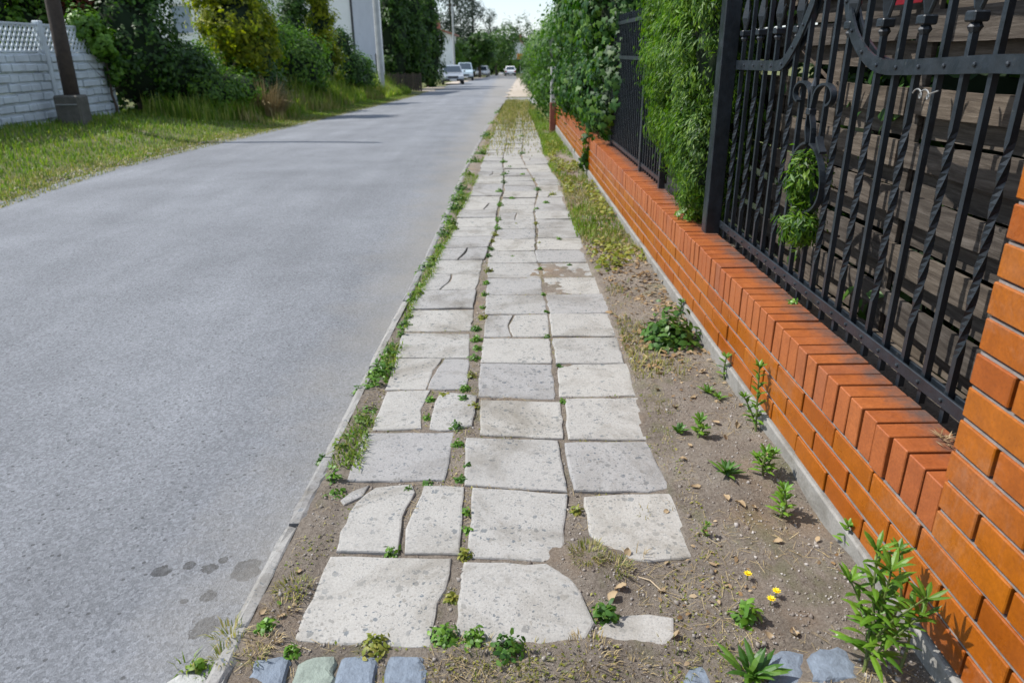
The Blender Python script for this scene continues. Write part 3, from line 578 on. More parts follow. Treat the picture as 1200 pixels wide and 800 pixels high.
cr += curve([cr[-1], np.array([GX-.012, yl2+.0, zl2+.09]), np.array([GX-.012, yl2+.05, zl2+.20])], 8)[1:]
for c in (cl, cr):
    MB().band(c, .004, .021).build('curved_band', M['iron'], gate); MB().band([q+np.array([.025, 0, 0]) for q in c], .004, .021).build('curved_band', M['iron'], gate)
for c in (cl, cr):
    L_ = 0; c0 = c[0]
    for q in c[1:]:
        L_ += np.linalg.norm(q-c0); c0 = q
        if L_ > .115: inst('rivet', rmesh, q-np.array([.004, 0, 0]), gate); L_ = 0
MB().box(GX-.02, GX+.02, 1.37, PYc-.036, 1.80, 1.83, .003).build('top_rail', M['iron'], gate)
# oval ornament with scrolls
def orn(px, py): return np.array([GX-.018, *yz(px, py)])
oc = orn(949, 208); rw = abs(orn(928, 208)[1]-orn(969, 205)[1])/2; rh = abs(orn(949, 166)[2]-orn(949, 250)[2])/2
orna = MB().band([oc+np.array([0, rw*math.sin(t)*(1-.15*math.cos(t)), rh*math.cos(t)]) for t in np.linspace(.12, 2*pi-.12, 40)], .011, .0045).build('oval_ring', M['iron'], gate)
ck = orn(956, 131)
for s in (-1, 1):
    st = oc+np.array([0, s*rw*.12, rh*.99]); sc = ck+np.array([0, s*.115, .055]); pts = [st, (st+ck)/2+np.array([0, s*.018, 0]), ck+np.array([0, s*.010, 0])]
    for t in np.linspace(0, 4.6, 16): pts.append(sc+np.array([0, -s*math.cos(t-.2)*(.098-.012*t), math.sin(t-.2)*(.058-.007*t)]))
    MB().band(curve(pts, 3), .010, .0042).build('scroll', M['iron'], gate)
MB().box(ck[0]-.014, ck[0]+.014, ck[1]-.018, ck[1]+.018, ck[2]-.012, ck[2]+.012, .003).build('collar', M['iron'], gate)
MB().lathe((ck[0], ck[1], ck[2]+.01), [(.009, 0), (.010, .05), (.015, .08), (.004, .11)], 8).build('bud', M['iron'], gate)
lf = orn(966, 178); MB().band(curve([lf+np.array([0, .02, .05]), lf+np.array([0, -.004, .02]), lf+np.array([0, -.03, .0])], 5), .012, .006).build('leaf_clip', M['iron'], gate)

def railing(y0, y1, label, X=1.12):
    r = empty('iron_railing', (X, (y0+y1)/2, float(B(y0))+WT)); tag(r, label, 'railing')
    zb = lambda y: WT
    for yy in (y0+.03, (y0+y1)/2-.45, y1-.03): MB().box(X-.022, X+.022, yy-.022, yy+.022, WT-.01, 1.75, .003).build('post', M['iron'], r)
    for z in (.50, 1.30, 1.60): MB().box(X-.012, X+.012, y0, y1, z-.015, z+.015).build('rail', M['iron'], r)
    bmq = MB().box(-.008, .008, -.008, .008, 0, 1.22); me = raw_mesh('bar', bmq.V, bmq.F); me.materials.append(M['iron'])
    for y in np.arange(y0+.08, y1-.05, .095): inst('bar', me, (X, y, WT+.01), r)
    # dark privacy mat tied behind the bars
    mb = MB()
    for y in np.arange(y0+.03, y1-.03, .045): mb.box(X+.03, X+.04, y, y+.040, WT+.03, 1.66)
    mb.build('privacy_mat', M['black'], r)
railing(5.15, 7.7, 'plain black iron railing backed with a dark mat between thuja and ivy')
# weathered plank fence behind the gate
PX = 1.42
pl = empty('plank_fence', (PX, 2.6, .1)); tag(pl, 'weathered grey horizontal plank fence behind the iron gate', 'fence')
zf = sorted([.25, .34, .43, .52, .61, .705, .79, .875, .965, 1.055, 1.145, 1.29, 1.385, 1.475, 1.565, 1.655, 1.745])
for j, z in enumerate(zf):
    front = j % 2 == 0; X = PX if front else PX+.045; zz = z
    for seg, (ya, yb) in enumerate(((1.15, 2.62+random.uniform(-.05, .05)), (2.64+random.uniform(-.03, .03), 5.6))):
        h = random.uniform(.082, .098) if front else .10; nseg = 12; V = []; sag = random.uniform(-.012, .012); dz0 = random.uniform(-.012, .012); dz1 = random.uniform(-.012, .012); wv = random.uniform(0, 6)
        for k in range(nseg+1):
            t = k/nseg; y = ya+.006+(yb-ya-.012)*t; q = zz+dz0*(1-t)+dz1*t+sag*math.sin(pi*t); e0 = .004*math.sin(wv+t*7)+random.gauss(0, .0012); e1 = .004*math.sin(wv*2+t*9)+random.gauss(0, .0012)
            bx = X+(.010*math.sin(pi*t*2+wv) if front else 0)
            for (a, b) in ((0, e0), (.018, e0), (.018, h+e1), (0, h+e1)): V.append((bx+a, y, q+b))
        Fs = [(k*4+i, k*4+4+i, k*4+4+(i+1) % 4, k*4+(i+1) % 4) for k in range(nseg) for i in range(4)]+[(0, 1, 2, 3), (4*nseg+3, 4*nseg+2, 4*nseg+1, 4*nseg)]
        obj('plank', V, Fs, M['plank'], pl)
for y in (1.3, 1.95, 2.63, 3.3, 3.95, 4.7, 5.4): MB().box(PX+.022, PX+.042, y-.035, y+.035, .05, 1.85, .002).build('batten', M['plank'], pl)
q = on_x(1062, -4, PX-.03); MB().box(PX-.034, PX-.028, q[1]-.11, q[1]+.06, q[2]-.025, q[2]+.18, .002).build('sign_board', M['red']); tag(bpy.data.objects['sign_board'], 'red sign board fixed to the weathered plank fence', 'sign')
q = on_x(1077, 110, GX-.02); mb = MB(); mb.tube([q+np.array([0, .05*math.cos(t)*.25+.02-t*.006, .012*math.sin(t)]) for t in np.linspace(0, 4*pi, 30)]+[q+np.array([0, -.09, .012])], .0022, 6); tag(mb.build('wire_tie', M['wire']), 'short coil of bare wire twisted around a gate bar', 'wire')
# ================================================================== VEGETATION HELPERS
def frames(N, rng):
    r = rng.normal(size=N.shape); T = r-(r*N).sum(1, keepdims=True)*N; T /= np.linalg.norm(T, axis=1, keepdims=True)+1e-9
    return T, np.cross(N, T)
def scatter(tv, tf, P, N, Sc, rng, T=None):
    N = N/(np.linalg.norm(N, axis=1, keepdims=True)+1e-9)
    if T is None: T, Bn = frames(N, rng)
    else:
        T = T-(T*N).sum(1, keepdims=True)*N; T /= np.linalg.norm(T, axis=1, keepdims=True)+1e-9; Bn = np.cross(N, T)
    tv = np.array(tv, float); V = P[:, None, :]+Sc[:, None, None]*(tv[None, :, 0:1]*T[:, None, :]+tv[None, :, 1:2]*Bn[:, None, :]+tv[None, :, 2:3]*N[:, None, :])
    Fs = (np.array(tf)[None]+(np.arange(len(P))*len(tv))[:, None, None]).reshape(-1, len(tf[0])); return V.reshape(-1, 3), Fs
LEAF = dict(
    oval=([(0, 0, 0), (.35, -.27, .06), (.75, -.2, .03), (1, 0, -.1), (.75, .2, .03), (.35, .27, .06)], [(0, 1, 5), (1, 2, 4), (1, 4, 5), (2, 3, 4)]),
    rhomb=([(0, 0, 0), (.5, -.3, .07), (1, 0, -.05), (.5, .3, .07)], [(0, 1, 2), (0, 2, 3)]),
    ivy=([(0, 0, 0), (-.1, -.42, .03), (.38, -.55, -.03), (.45, -.25, .06), (1, 0, -.12), (.45, .25, .06), (.38, .55, -.03), (-.1, .42, .03)], [(0, 1, 3), (1, 2, 3), (0, 3, 5), (3, 4, 5), (0, 5, 7), (5, 6, 7)]),
    spray=([(0, -.03, 0), (0, .03, 0), (.55, -.30, .04), (.5, -.08, .03), (.8, -.16, .0), (1.05, .02, -.06), (.72, .16, 0), (.5, .08, .03), (.5, .32, .04), (.28, 0, .02)], [(0, 2, 3), (0, 3, 9), (9, 3, 4), (9, 4, 5), (9, 5, 6), (9, 6, 7), (1, 7, 8), (1, 9, 7)]),
    scale=([(0, 0, 0), (.45, -.13, .03), (1, 0, -.04), (.5, .13, .03)], [(0, 1, 2), (0, 2, 3)]),
    needle=([(0, -.04, 0), (.9, -.10, .03), (1, .0, 0), (.8, .12, -.03), (.1, .05, 0), (.5, 0, .12)], [(0, 1, 5), (1, 2, 5), (2, 3, 5), (3, 4, 5)]))
def clumped(blobs, n, ncl, sig, rng, shell=.12, up=.35, out=1.0):
    """leaf positions in small clumps over the skins of ellipsoids"""
    bl = np.array(blobs, float); ar = (bl[:, 3]*bl[:, 4]+bl[:, 4]*bl[:, 5]+bl[:, 3]*bl[:, 5]); pick = rng.choice(len(bl), ncl, p=ar/ar.sum())
    d = rng.normal(size=(ncl, 3)); d /= np.linalg.norm(d, axis=1, keepdims=True)
    rr = 1-np.abs(rng.normal(0, shell, ncl))+.16*(vnoise(d[:, 0]*2.3+bl[pick, 0]*3+9, d[:, 2]*2.3+d[:, 1]*1.7+5)-.4)
    C = bl[pick, :3]+d*bl[pick, 3:6]*rr[:, None]
    inside_ = np.zeros(ncl, bool)
    for j in range(len(bl)):
        q = ((C-bl[j, :3])/bl[j, 3:6]); inside_ |= ((q*q).sum(1) < .55) & (pick != j)
    C = C[~inside_]; d = d[~inside_]; ncl = len(C)
    k = rng.integers(0, ncl, n); off = rng.normal(size=(n, 3))*sig*rng.uniform(.5, 1.3, ncl)[k][:, None]
    P = C[k]+off; N = off/(np.linalg.norm(off, axis=1, keepdims=True)+1e-9)+out*d[k]+np.array([0, 0, up])+rng.normal(size=(n, 3))*.35
    return P, N, d[k]
def foliage(name, blobs, n, size, mat, leaf='oval', parent=None, ncl=None, sig=None, seed=1, shell=.12, up=.35, origin=None, droop=None, clip=None, out=1.0):
    rng = np.random.default_rng(seed); sz = np.mean([b[3] for b in blobs])
    P, N, d = clumped(blobs, n, ncl or max(30, n//28), sig or sz*.13, rng, shell, up, out)
    keep = np.ones(len(P), bool)
    if clip is not None: keep = clip(P)
    P, N, d = P[keep], N[keep], d[keep]; T = None
    if droop is not None: T = np.array(droop)[None]+d*.8+rng.normal(size=P.shape)*.45
    V, Fs = scatter(*LEAF[leaf], P, N, size*rng.uniform(.6, 1.35, len(P)), rng, T); return obj(name, V, Fs, M[mat], parent, origin)
def core(blobs, parent, f=.72, mat='core', name='crown_filler'):  # dark lumps added inside crowns to block light and stop see-through
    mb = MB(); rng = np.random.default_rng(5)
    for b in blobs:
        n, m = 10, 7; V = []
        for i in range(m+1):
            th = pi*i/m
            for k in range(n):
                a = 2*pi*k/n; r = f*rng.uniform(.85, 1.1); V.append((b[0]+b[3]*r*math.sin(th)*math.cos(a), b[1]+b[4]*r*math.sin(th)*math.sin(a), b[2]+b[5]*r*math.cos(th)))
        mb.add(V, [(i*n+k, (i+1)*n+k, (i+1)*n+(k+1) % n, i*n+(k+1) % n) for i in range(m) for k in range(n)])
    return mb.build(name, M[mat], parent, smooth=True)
def trunk(parent, base, h, r, lean=(0, 0), limbs=5, spread=1.0, mat='bark', seed=0, start=.4):
    rng = random.Random(seed); mb = MB(); b = np.array(base, float); tip = b+np.array([lean[0], lean[1], h]); pts = [b+(tip-b)*t+np.array([rng.gauss(0, .03*h*.3), rng.gauss(0, .03*h*.3), 0])*(t > 0) for t in np.linspace(0, 1, 7)]
    pts[0] = pts[0]-np.array([0, 0, .15]); mb.tube(pts, [r*(1.15-.85*t) for t in np.linspace(0, 1, 7)], 9)
    for k in range(limbs):
        t = start+(.95-start)*k/max(1, limbs-1); p = b+(tip-b)*t; a = rng.uniform(0, 2*pi); L = spread*(1.1-.6*t)*rng.uniform(.7, 1.1); q = p+np.array([math.cos(a)*L*.5, math.sin(a)*L*.5, L*.28]); e = p+np.array([math.cos(a)*L, math.sin(a)*L, L*.75]); mb.tube([p, q, e], [r*.45*(1.2-t), r*.3*(1.2-t), r*.08], 6)
    return mb.build('trunk', M[mat], parent, smooth=True)
def tree(name, base, blobs, n, size, mat, label, cat='tree', group=None, leaf='oval', h=None, r=.12, seed=1, sig=None, shell=.12, limbs=5, spread=1.0, droop=None, up=.35, crown='crown', dense=False, ncl=None, clip=None, start=.4, out=1.0):
    t = empty(name, base); tag(t, label, cat, group); bl = [(base[0]+b[0], base[1]+b[1], base[2]+b[2], *b[3:]) for b in blobs]
    trunk(t, base, h or max(b[2] for b in blobs), r, limbs=limbs, spread=spread, seed=seed, start=start)
    foliage(crown, bl, n, size, mat, leaf, t, seed=seed, sig=sig, shell=shell, droop=droop, up=up, ncl=ncl, clip=clip, out=out)
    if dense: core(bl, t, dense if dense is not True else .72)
    return t

# ================================================================== RIGHT SIDE GREENERY
def noX(x0): return lambda P: P[:, 0] > x0
# thuja spilling over the wall beside the gate post
bl = [(1.13, 4.08, 1.85, .16, .2, .45), (1.14, 4.1, 2.4, .18, .24, .4), (1.16, 4.12, .80, .17, .24, .34), (1.16, 4.15, 1.4, .19, .26, .5), (1.20, 4.30, .98, .20, .36, .50), (1.19, 4.70, 1.25, .23, .46, .62), (1.18, 4.45, 1.75, .23, .46, .7), (1.20, 5.15, 1.45, .22, .46, .78), (1.18, 5.0, 2.05, .23, .55, .6), (1.22, 5.5, 1.75, .2, .36, .75), (1.20, 4.3, 2.3, .22, .42, .6), (1.22, 4.9, 2.6, .22, .8, .55), (1.2, 5.3, 2.5, .22, .5, .6)]
tree('thuja', (1.28, 4.7, .3), [(b[0]-1.28, b[1]-4.7, b[2]-.3, *b[3:]) for b in bl], 150000, .036, 'thuja', 'bright green thuja spilling over the brick wall beside the gate post', 'shrub', leaf='scale', h=2.0, r=.05, seed=11, sig=.038, shell=.09, droop=(0, 0, -.9), dense=.62, limbs=6, spread=.3, ncl=2000, clip=lambda P: (P[:, 0] < 1.40) & (P[:, 1] > 3.9))
bl = []
for k in range(9):
    y = 7.9+k*.66; z0 = float(B(y)); wv = .06*math.sin(k*2.1)
    bl += [(1.36+wv, y, z0+1.0, .40, .62, .66), (1.32-wv, y+.2, z0+1.9, .42, .62, .8), (1.42, y, z0+2.6, .5, .7, .55)]
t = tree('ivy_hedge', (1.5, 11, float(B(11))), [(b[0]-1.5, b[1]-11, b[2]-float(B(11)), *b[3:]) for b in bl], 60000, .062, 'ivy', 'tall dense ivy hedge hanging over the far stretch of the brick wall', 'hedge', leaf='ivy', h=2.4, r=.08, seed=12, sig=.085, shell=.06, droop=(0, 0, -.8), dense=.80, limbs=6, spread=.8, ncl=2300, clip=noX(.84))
q = on_z(684, 190, .3); mb = MB(); pts = [(WX-.01, 8.55, .50), (WX-.03, 8.52, .40), (WX-.035, 8.55, .25), (WX-.03, 8.5, .08)]; mb.tube(pts, .006, 6)
vn = empty('ivy_strand', (WX-.03, 8.5, .0)); tag(vn, 'single ivy strand trailing down the front of the brick wall', 'plant'); mb.build('stem', M['stem'], vn); foliage('leaves', [(WX-.03, 8.53, .28, .05, .07, .24)], 90, .06, 'ivy', 'ivy', vn, seed=5, sig=.03, ncl=30)
for k, (y0, y1, hh, mt, sd_, lab) in enumerate(((15.3, 22, 2.55, 'hedge', 21, 'bushy mid green hedge behind the pale rusty post'), (22.5, 28.5, 2.75, 'shrub_mid', 22, 'loose roadside hedge just before the side street mouth'), (36.5, 46, 2.9, 'hedge', 23, 'far hedge beyond the side street mouth'))):
    bl = []
    for y in np.arange(y0+.5, y1, .95):
        z0 = float(B(y)); j = .12*math.sin(y*1.7)
        bl += [(1.75+j+k*.1, y, z0+.7, .75, .75, .75), (1.72-j+k*.1, y+.3, z0+hh*.6, .78, .75, .8), (1.95+k*.1, y, z0+hh*.85+.15*math.sin(y*2.3), .65, .7, .55)]
    yc = (y0+y1)/2; zb = float(B(yc)); tree('hedge', (2.0, yc, zb), [(b[0]-2.0, b[1]-yc, b[2]-zb, *b[3:]) for b in bl], 15000, .10, mt, lab, 'hedge', seed=sd_, sig=.16, shell=.08, h=1.9, r=.07, dense=.78, ncl=650, limbs=6)
# shadowy greenery between and behind the planks
bl = [(1.95, y, z, .40, .5, .5) for y in (1.4, 2.1, 2.8, 3.5, 4.1) for z in (.45, 1.1, 1.75)]
tree('garden_hedge', (2.0, 2.8, -.04), [(b[0]-2.0, b[1]-2.8, b[2]+.04, *b[3:]) for b in bl], 9000, .07, 'hedge', 'dark garden hedge glimpsed through gaps between the weathered planks', 'hedge', seed=31, sig=.08, h=1.9, r=.05, dense=.8, ncl=320)
# sprigs pushing out through the gate
for nm, cpx, rad, n, lab in (('thuja_sprig', (946, 210), (.045, .05, .10), 260, 'bright green thuja sprig filling the oval ring of the gate'), ('thuja_sprig', (938, 263), (.05, .07, .055), 200, 'bright green thuja sprig hanging just below the oval ring')):
    c = on_x(*cpx, GX-.02); tg = empty(nm, c+np.array([.15, 0, -.05])); tag(tg, lab, 'plant'); mb = MB(); mb.tube([c+np.array([.16, 0, -.05]), c+np.array([.07, .01, -.02]), c], [.005, .004, .002], 6); mb.build('stem', M['bark'], tg)
    foliage('foliage', [(*c, *rad)], n*4, .036, 'thuja', 'scale', tg, seed=n, sig=.02, ncl=40, droop=(0, 0, -.5))

# ================================================================== SMALL PLANTS
def leaf_strip(mb, base, az, e0, e1, L, w, n=4, fold=.25):
    p = np.array(base, float); V = []; pr = [.25, .85, 1, .62, 0]
    for i in range(n+1):
        t = i/n; e = e0+(e1-e0)*t; d = np.array([math.cos(az)*math.cos(e), math.sin(az)*math.cos(e), math.sin(e)]); s = np.array([-math.sin(az), math.cos(az), 0]); u = np.cross(s, d)
        ww = w*np.interp(t, [0, .3, .55, .8, 1], pr)
        if i == n: V.append(p)
        else: V += [p-s*ww+u*ww*fold, p, p+s*ww+u*ww*fold]
        p = p+d*L/n
    Fs = []
    for i in range(n-1):
        a = i*3; Fs += [(a, a+1, a+4, a+3), (a+1, a+2, a+5, a+4)]
    a = (n-1)*3; Fs += [(a, a+1, a+3), (a+1, a+2, a+3)]; mb.add(V, Fs)
def rosette(c, R, n, w, mat, label, cat='weed', group=None, e=(.25, 1.1), name='weed', seed=None):
    rng = random.Random(seed if seed is not None else hash((round(c[0], 3), round(c[1], 3)))); mb = MB()
    for k in range(n):
        az = k*2.399+rng.uniform(-.3, .3); t = k/n; e0 = e[0]+(e[1]-e[0])*t; leaf_strip(mb, (c[0]+rng.gauss(0, R*.07), c[1]+rng.gauss(0, R*.07), c[2]+rng.uniform(0, R*.12)), az, e0+.3, e0-.55, R*(1.05-.35*t)*rng.uniform(.8, 1.15), w*rng.uniform(.8, 1.15))
    return tag(mb.build(name, M[mat], origin=(c[0], c[1], c[2])), label, cat, group)
def stalk(c, h, n, L, w, mat, label, group=None, lean=(0, 0), name='weed', branches=0, seed=0, tuft=7):
    rng = random.Random(seed); r = empty(name, c); tag(r, label, 'weed', group); c = np.array(c, float); lv = MB(); st = MB()
    def shoot(b, hh, ln, nn, sc):
        tip = b+np.array([ln[0], ln[1], hh]); mid = (b+tip)/2+np.array([rng.gauss(0, .01), rng.gauss(0, .01), 0]); st.tube([b, mid, tip], [.0042*sc, .0034*sc, .002*sc], 6)
        for k in range(nn):
            t = .12+.88*k/nn; p = b*(1-t)**2+2*mid*t*(1-t)+tip*t*t; az = k*2.399+rng.uniform(-.3, .3); e = .15+.55*t+rng.uniform(-.15, .2); leaf_strip(lv, p, az, e+.25, e-.75, L*sc*(1.0-.35*t)*rng.uniform(.75, 1.15), w*sc)
        for k in range(tuft): leaf_strip(lv, tip-np.array([0, 0, .006]), k*2.399, rng.uniform(.5, 1.2), rng.uniform(-.1, .6), L*sc*.62, w*sc*.85)
    shoot(c, h, lean, n, 1)
    for k in range(branches):
        a = rng.uniform(0, 6.28); shoot(c+np.array([lean[0], lean[1], h])*rng.uniform(.05, .4), h*rng.uniform(.4, .7), (math.cos(a)*h*.3, math.sin(a)*h*.3), int(n*.6), .85)
    st.build('stem', M['stem'], r, origin=c); lv.build('leaves', M[mat], r, origin=c); return r
def clump(c, R, H, n, size, mat, label, group=None, name='weed', cat='weed', leaf='oval', seed=0):
    rng = np.random.default_rng(seed+3); P = np.array([c[0], c[1], c[2]])+np.clip(rng.normal(size=(n, 3)), -1.7, 1.7)*np.array([R*.42, R*.42, 0]); P[:, 2] = c[2]+np.abs(rng.normal(0, H*.45, n))*np.clip(1.3-np.hypot(P[:, 0]-c[0], P[:, 1]-c[1])/R, .15, 1)
    N = np.column_stack([(P[:, :2]-np.array(c[:2]))/R, np.full(n, 1.0)])+rng.normal(size=(n, 3))*.4; V, Fs = scatter(*LEAF[leaf], P, N, size*rng.uniform(.6, 1.3, n), rng); return tag(obj(name, V, Fs, M[mat], origin=c), label, cat, group)
def tuft(c, R, H, n, mat, label, group=None, name='grass_tuft', cat='grass', w=.0022, seed=0):
    rng = np.random.default_rng(seed+9); V = []; 
    a = rng.uniform(0, 2*pi, n); r = R*.5*np.sqrt(rng.random(n)); L = H*rng.uniform(.5, 1.2, n); sp = rng.uniform(.1, 1.0, n); b = np.column_stack([c[0]+r*np.cos(a), c[1]+r*np.sin(a), np.full(n, c[2]-.004)]); d = np.column_stack([np.cos(a), np.sin(a)])
    s = np.column_stack([-np.sin(a), np.cos(a)])*w
    z = lambda q, h: np.column_stack([q, h])
    p0, p1 = b[:, :2]-s, b[:, :2]+s; m = b[:, :2]+d*(L*sp*.4)[:, None]; e = b[:, :2]+d*(L*sp)[:, None]; hm = b[:, 2]+L*.6*(1.1-sp*.5); he = b[:, 2]+L*(1.05-sp*.75)
    V = np.stack([z(p0, b[:, 2]), z(p1, b[:, 2]), z(m-s*.8, hm), z(m+s*.8, hm), z(e, he)], 1).reshape(-1, 3); i = np.arange(n)*5
    Fs = np.concatenate([np.stack([i, i+1, i+3], 1), np.stack([i, i+3, i+2], 1), np.stack([i+2, i+3, i+4], 1)]); return tag(obj(name, V, Fs, M[mat], origin=c), label, cat, group)
def gp(px, py):
    q = on_ground(px, py); q[2] = bedz(q[0], q[1])-.002; return q
# stalky weeds along the foot of the wall
def stalk_px(px, py, top_py, n, L, w, lab, lean=(0, 0), mat='weed', br=0, seed=0):
    c = gp(px, py); top = on_y(px, top_py, c[1])[2]; stalk(c, max(.04, (top-c[2])*.92), n, L, w, mat, lab, lean=lean, branches=br, seed=seed)
stalk_px(1010, 795, 668, 26, .10, .0085, 'tall bushy lance leaved weed reaching up the brick wall beside the blue setts', (.03, .03), br=4, seed=1)
stalk_px(1032, 760, 640, 14, .055, .007, 'slender weed with a leafy head casting its shadow on the brick wall', (.0, .02), seed=2)
stalk_px(988, 650, 612, 9, .045, .007, 'short pale weed standing against the concrete footing below the wall', seed=3)
stalk_px(885, 512, 428, 26, .055, .0075, 'tall narrow weed with many tiers of leaves growing against the wall', (.0, .05), br=1, seed=4)
stalk_px(893, 565, 525, 16, .06, .007, 'low bushy weed below the tall narrow weed by the wall', br=2, seed=5)
stalk_px(914, 608, 570, 13, .06, .008, 'fresh green weed with a dark shadow on bare soil near the footing', br=1, seed=6)
stalk_px(848, 448, 415, 9, .055, .008, 'upright pale weed standing alone at the foot of the wall', seed=7)
stalk_px(818, 515, 488, 12, .055, .0085, 'bright green weed standing on bare soil beside a darker one', br=1, seed=8)
c = gp(850, 565); rosette(c, .075, 16, .009, 'weed_dark', 'star shaped dark green weed rosette among dry leaves')
c = gp(796, 508); rosette(c, .05, 13, .009, 'weed_dark', 'small dark weed rosette right beside the bright green weed')
c = gp(828, 463); rosette(c, .05, 12, .008, 'weed', 'small pale rosette between the slabs and the upright pale weed')
c = gp(842, 470); rosette(c, .045, 10, .007, 'weed', 'tiny rosette touching the small pale rosette on dry soil')
c = gp(709, 722); clump(c, .034, .07, 90, .026, 'weed_dark', 'compact dark green weed clump beside the small slab fragment', seed=1)
c = gp(873, 728); clump(c, .028, .07, 60, .028, 'weed', 'small green weed clump near the yellow flowers', seed=2)
c = gp(828, 632); stalk(c, .05, 7, .02, .004, 'weed', 'tiny upright weed on the patch of reddish sand', seed=12)
c = gp(880, 795); rosette(c, .09, 22, .010, 'weed_dark', 'spreading weed rosette between blue setts below the bare soil strip', seed=5)
c = gp(1196, 790); stalk_px(1052, 795, 735, 6, .012, .003, 'thin seed stalk with tiny dry buds before the bottom bricks', mat='straw', seed=14)
c = gp(785, 402); clump(c, .17, .16, 420, .045, 'weed_dark', 'broad leafy weed bush sprawling at the foot of the wall', seed=3)
stalk_px(797, 372, 352, 10, .05, .008, 'upright shoot rising from behind the broad leafy weed bush', mat='weed_dark', seed=15)
stalk_px(720, 245, 207, 14, .05, .009, 'single thin stalk standing against the far brick wall', mat='weed_dark', seed=16)
for px, py, z in ((862, 262, .0), (926, 353, 0)):
    q = on_z(px, py, WT); q[0] = min(q[0], 1.125)
q = on_z(806, 256, WT); clump(np.array([1.10, q[1], WT]), .10, .13, 130, .045, 'weed', 'leafy weed on top of the wall at the foot of the gate post', seed=6)
q = on_z(928, 355, WT); clump(np.array([1.115, q[1], WT]), .03, .02, 30, .018, 'weed', 'tiny green weed on the coping below the gate rail', seed=7)
# yellow flowers
for k, (px, py) in enumerate(((875, 676), (908, 698), (902, 706))):
    c = gp(px, py+6); f = empty('yellow_flower', c); tag(f, ('yellow flower blooming alone on bare soil', 'upper of two yellow flowers growing close together', 'lower of two yellow flowers growing close together')[k], 'flower')
    mb = MB(); mb.tube([c, c+np.array([0, 0, .022])], .0015, 5); mb.build('stem', M['stem'], f, origin=c); mb = MB()
    for ring, (e, L) in enumerate(((.15, .0135), (.6, .010))):
        for j in range(9): leaf_strip(mb, c+np.array([0, 0, .022]), j*.698+ring*.3, e+.3, e-.2, L, .0035, 2)
    mb.build('petals', M['yellow'], f, origin=c)
# weeds in the slab joints and along the kerb
JW = [(459, 645, .030, .03), (540, 560, .022, .02), (545, 650, .024, .03), (520, 748, .045, .045), (556, 752, .035, .04), (597, 765, .045, .045), (440, 757, .040, .035), (342, 762, .022, .03), (311, 738, .03, .025), (535, 500, .03, .03), (520, 463, .02, .02), (505, 468, .02, .02), (500, 490, .018, .015),
      (543, 468, .03, .03), (556, 476, .025, .025), (556, 420, .03, .03), (558, 398, .035, .03), (557, 385, .03, .025), (573, 318, .035, .05), (568, 345, .025, .025), (566, 360, .02, .02), (573, 300, .025, .03), (577, 283, .025, .03), (583, 268, .04, .05), (585, 225, .05, .05), (592, 205, .06, .05), (632, 285, .02, .02), (637, 345, .018, .015), (641, 393, .018, .012), (655, 428, .015, .01),
      (676, 598, .018, .03), (660, 470, .018, .012), (540, 228, .05, .05), (597, 196, .06, .03), (625, 210, .05, .02), (640, 237, .04, .02), (655, 281, .03, .03), (668, 310, .02, .012), (605, 262, .02, .012), (600, 300, .015, .01), (478, 573, .02, .01), (500, 565, .018, .012), (566, 372, .03, .03), (560, 408, .03, .03), (570, 332, .03, .03), (575, 292, .03, .035), (579, 275, .035, .04), (584, 258, .04, .05), (586, 240, .045, .05), (590, 214, .05, .05), (628, 262, .03, .025), (629, 245, .03, .025), (612, 205, .05, .03), (630, 222, .045, .03), (648, 228, .05, .03), (600, 232, .04, .02), (590, 190, .06, .05), (612, 180, .06, .04), (594, 170, .07, .05), (611, 160, .07, .04), (633, 315, .022, .02), (640, 365, .02, .015), (552, 440, .025, .03), (545, 455, .03, .03), (536, 520, .025, .02), (548, 545, .02, .015), (530, 700, .022, .018), (548, 620, .018, .02), (546, 600, .018, .025)]
for k, (px, py, R, H) in enumerate(JW):
    c = gp(px, py); c[2] = max(c[2], float(B(c[1]))-.012); clump(c, R, H, int(40+R*1800), .013+R*.12, ['weed', 'weed_dark', 'weed_yellow', 'weed'][k % 4], 'small weed growing in a joint between the grey paving slabs', 'weeds in the paving joints', seed=20+k)
KW = [(443, 440, .07, .07), (432, 480, .05, .03), (378, 532, .03, .04), (398, 525, .035, .05), (392, 562, .04, .06), (392, 580, .05, .03), (360, 637, .02, .02), (375, 640, .02, .015), (418, 455, .025, .05), (452, 425, .04, .04), (462, 405, .03, .03), (478, 372, .05, .03), (484, 352, .05, .04), (492, 335, .05, .04), (500, 312, .06, .05), (506, 305, .06, .06), (495, 318, .05, .05), (515, 290, .06, .06), (520, 275, .08, .08), (530, 268, .07, .07), (524, 255, .06, .06), (536, 235, .10, .12), (541, 222, .10, .10), (548, 205, .10, .09), (555, 190, .12, .1), (563, 180, .12, .08), (570, 160, .14, .1), (578, 145, .15, .1), (585, 132, .18, .12), (438, 452, .06, .06), (448, 432, .06, .06), (425, 492, .05, .05), (410, 510, .04, .04), (456, 415, .05, .05), (474, 380, .05, .05), (488, 345, .06, .06), (470, 392, .04, .04), (527, 262, .08, .09), (533, 245, .09, .1), (231, 768, .03, .04), (320, 705, .05, .02), (470, 385, .03, .03)]
for k, (px, py, R, H) in enumerate(KW):
    c = gp(px, py); c[2] = float(B(c[1]))-.02 if c[0] > XR(c[1]) else float(B(c[1]))-.045; clump(c, R, H, int(60+R*1500), .016+R*.14, ['weed', 'weed', 'weed_dark', 'grass'][k % 4], 'green weed clump growing along the worn kerb', 'weeds along the kerb', seed=120+k)
for k, (px, py, R, H, n) in enumerate(((238, 775, .03, .05, 60), (215, 768, .03, .06, 20))):
    c = gp(px, py); c[2] = -.05; tuft(c, R, H, n, 'grass', 'green grass tuft on the asphalt edge beside the pale sett', 'grass at the road edge', seed=k)
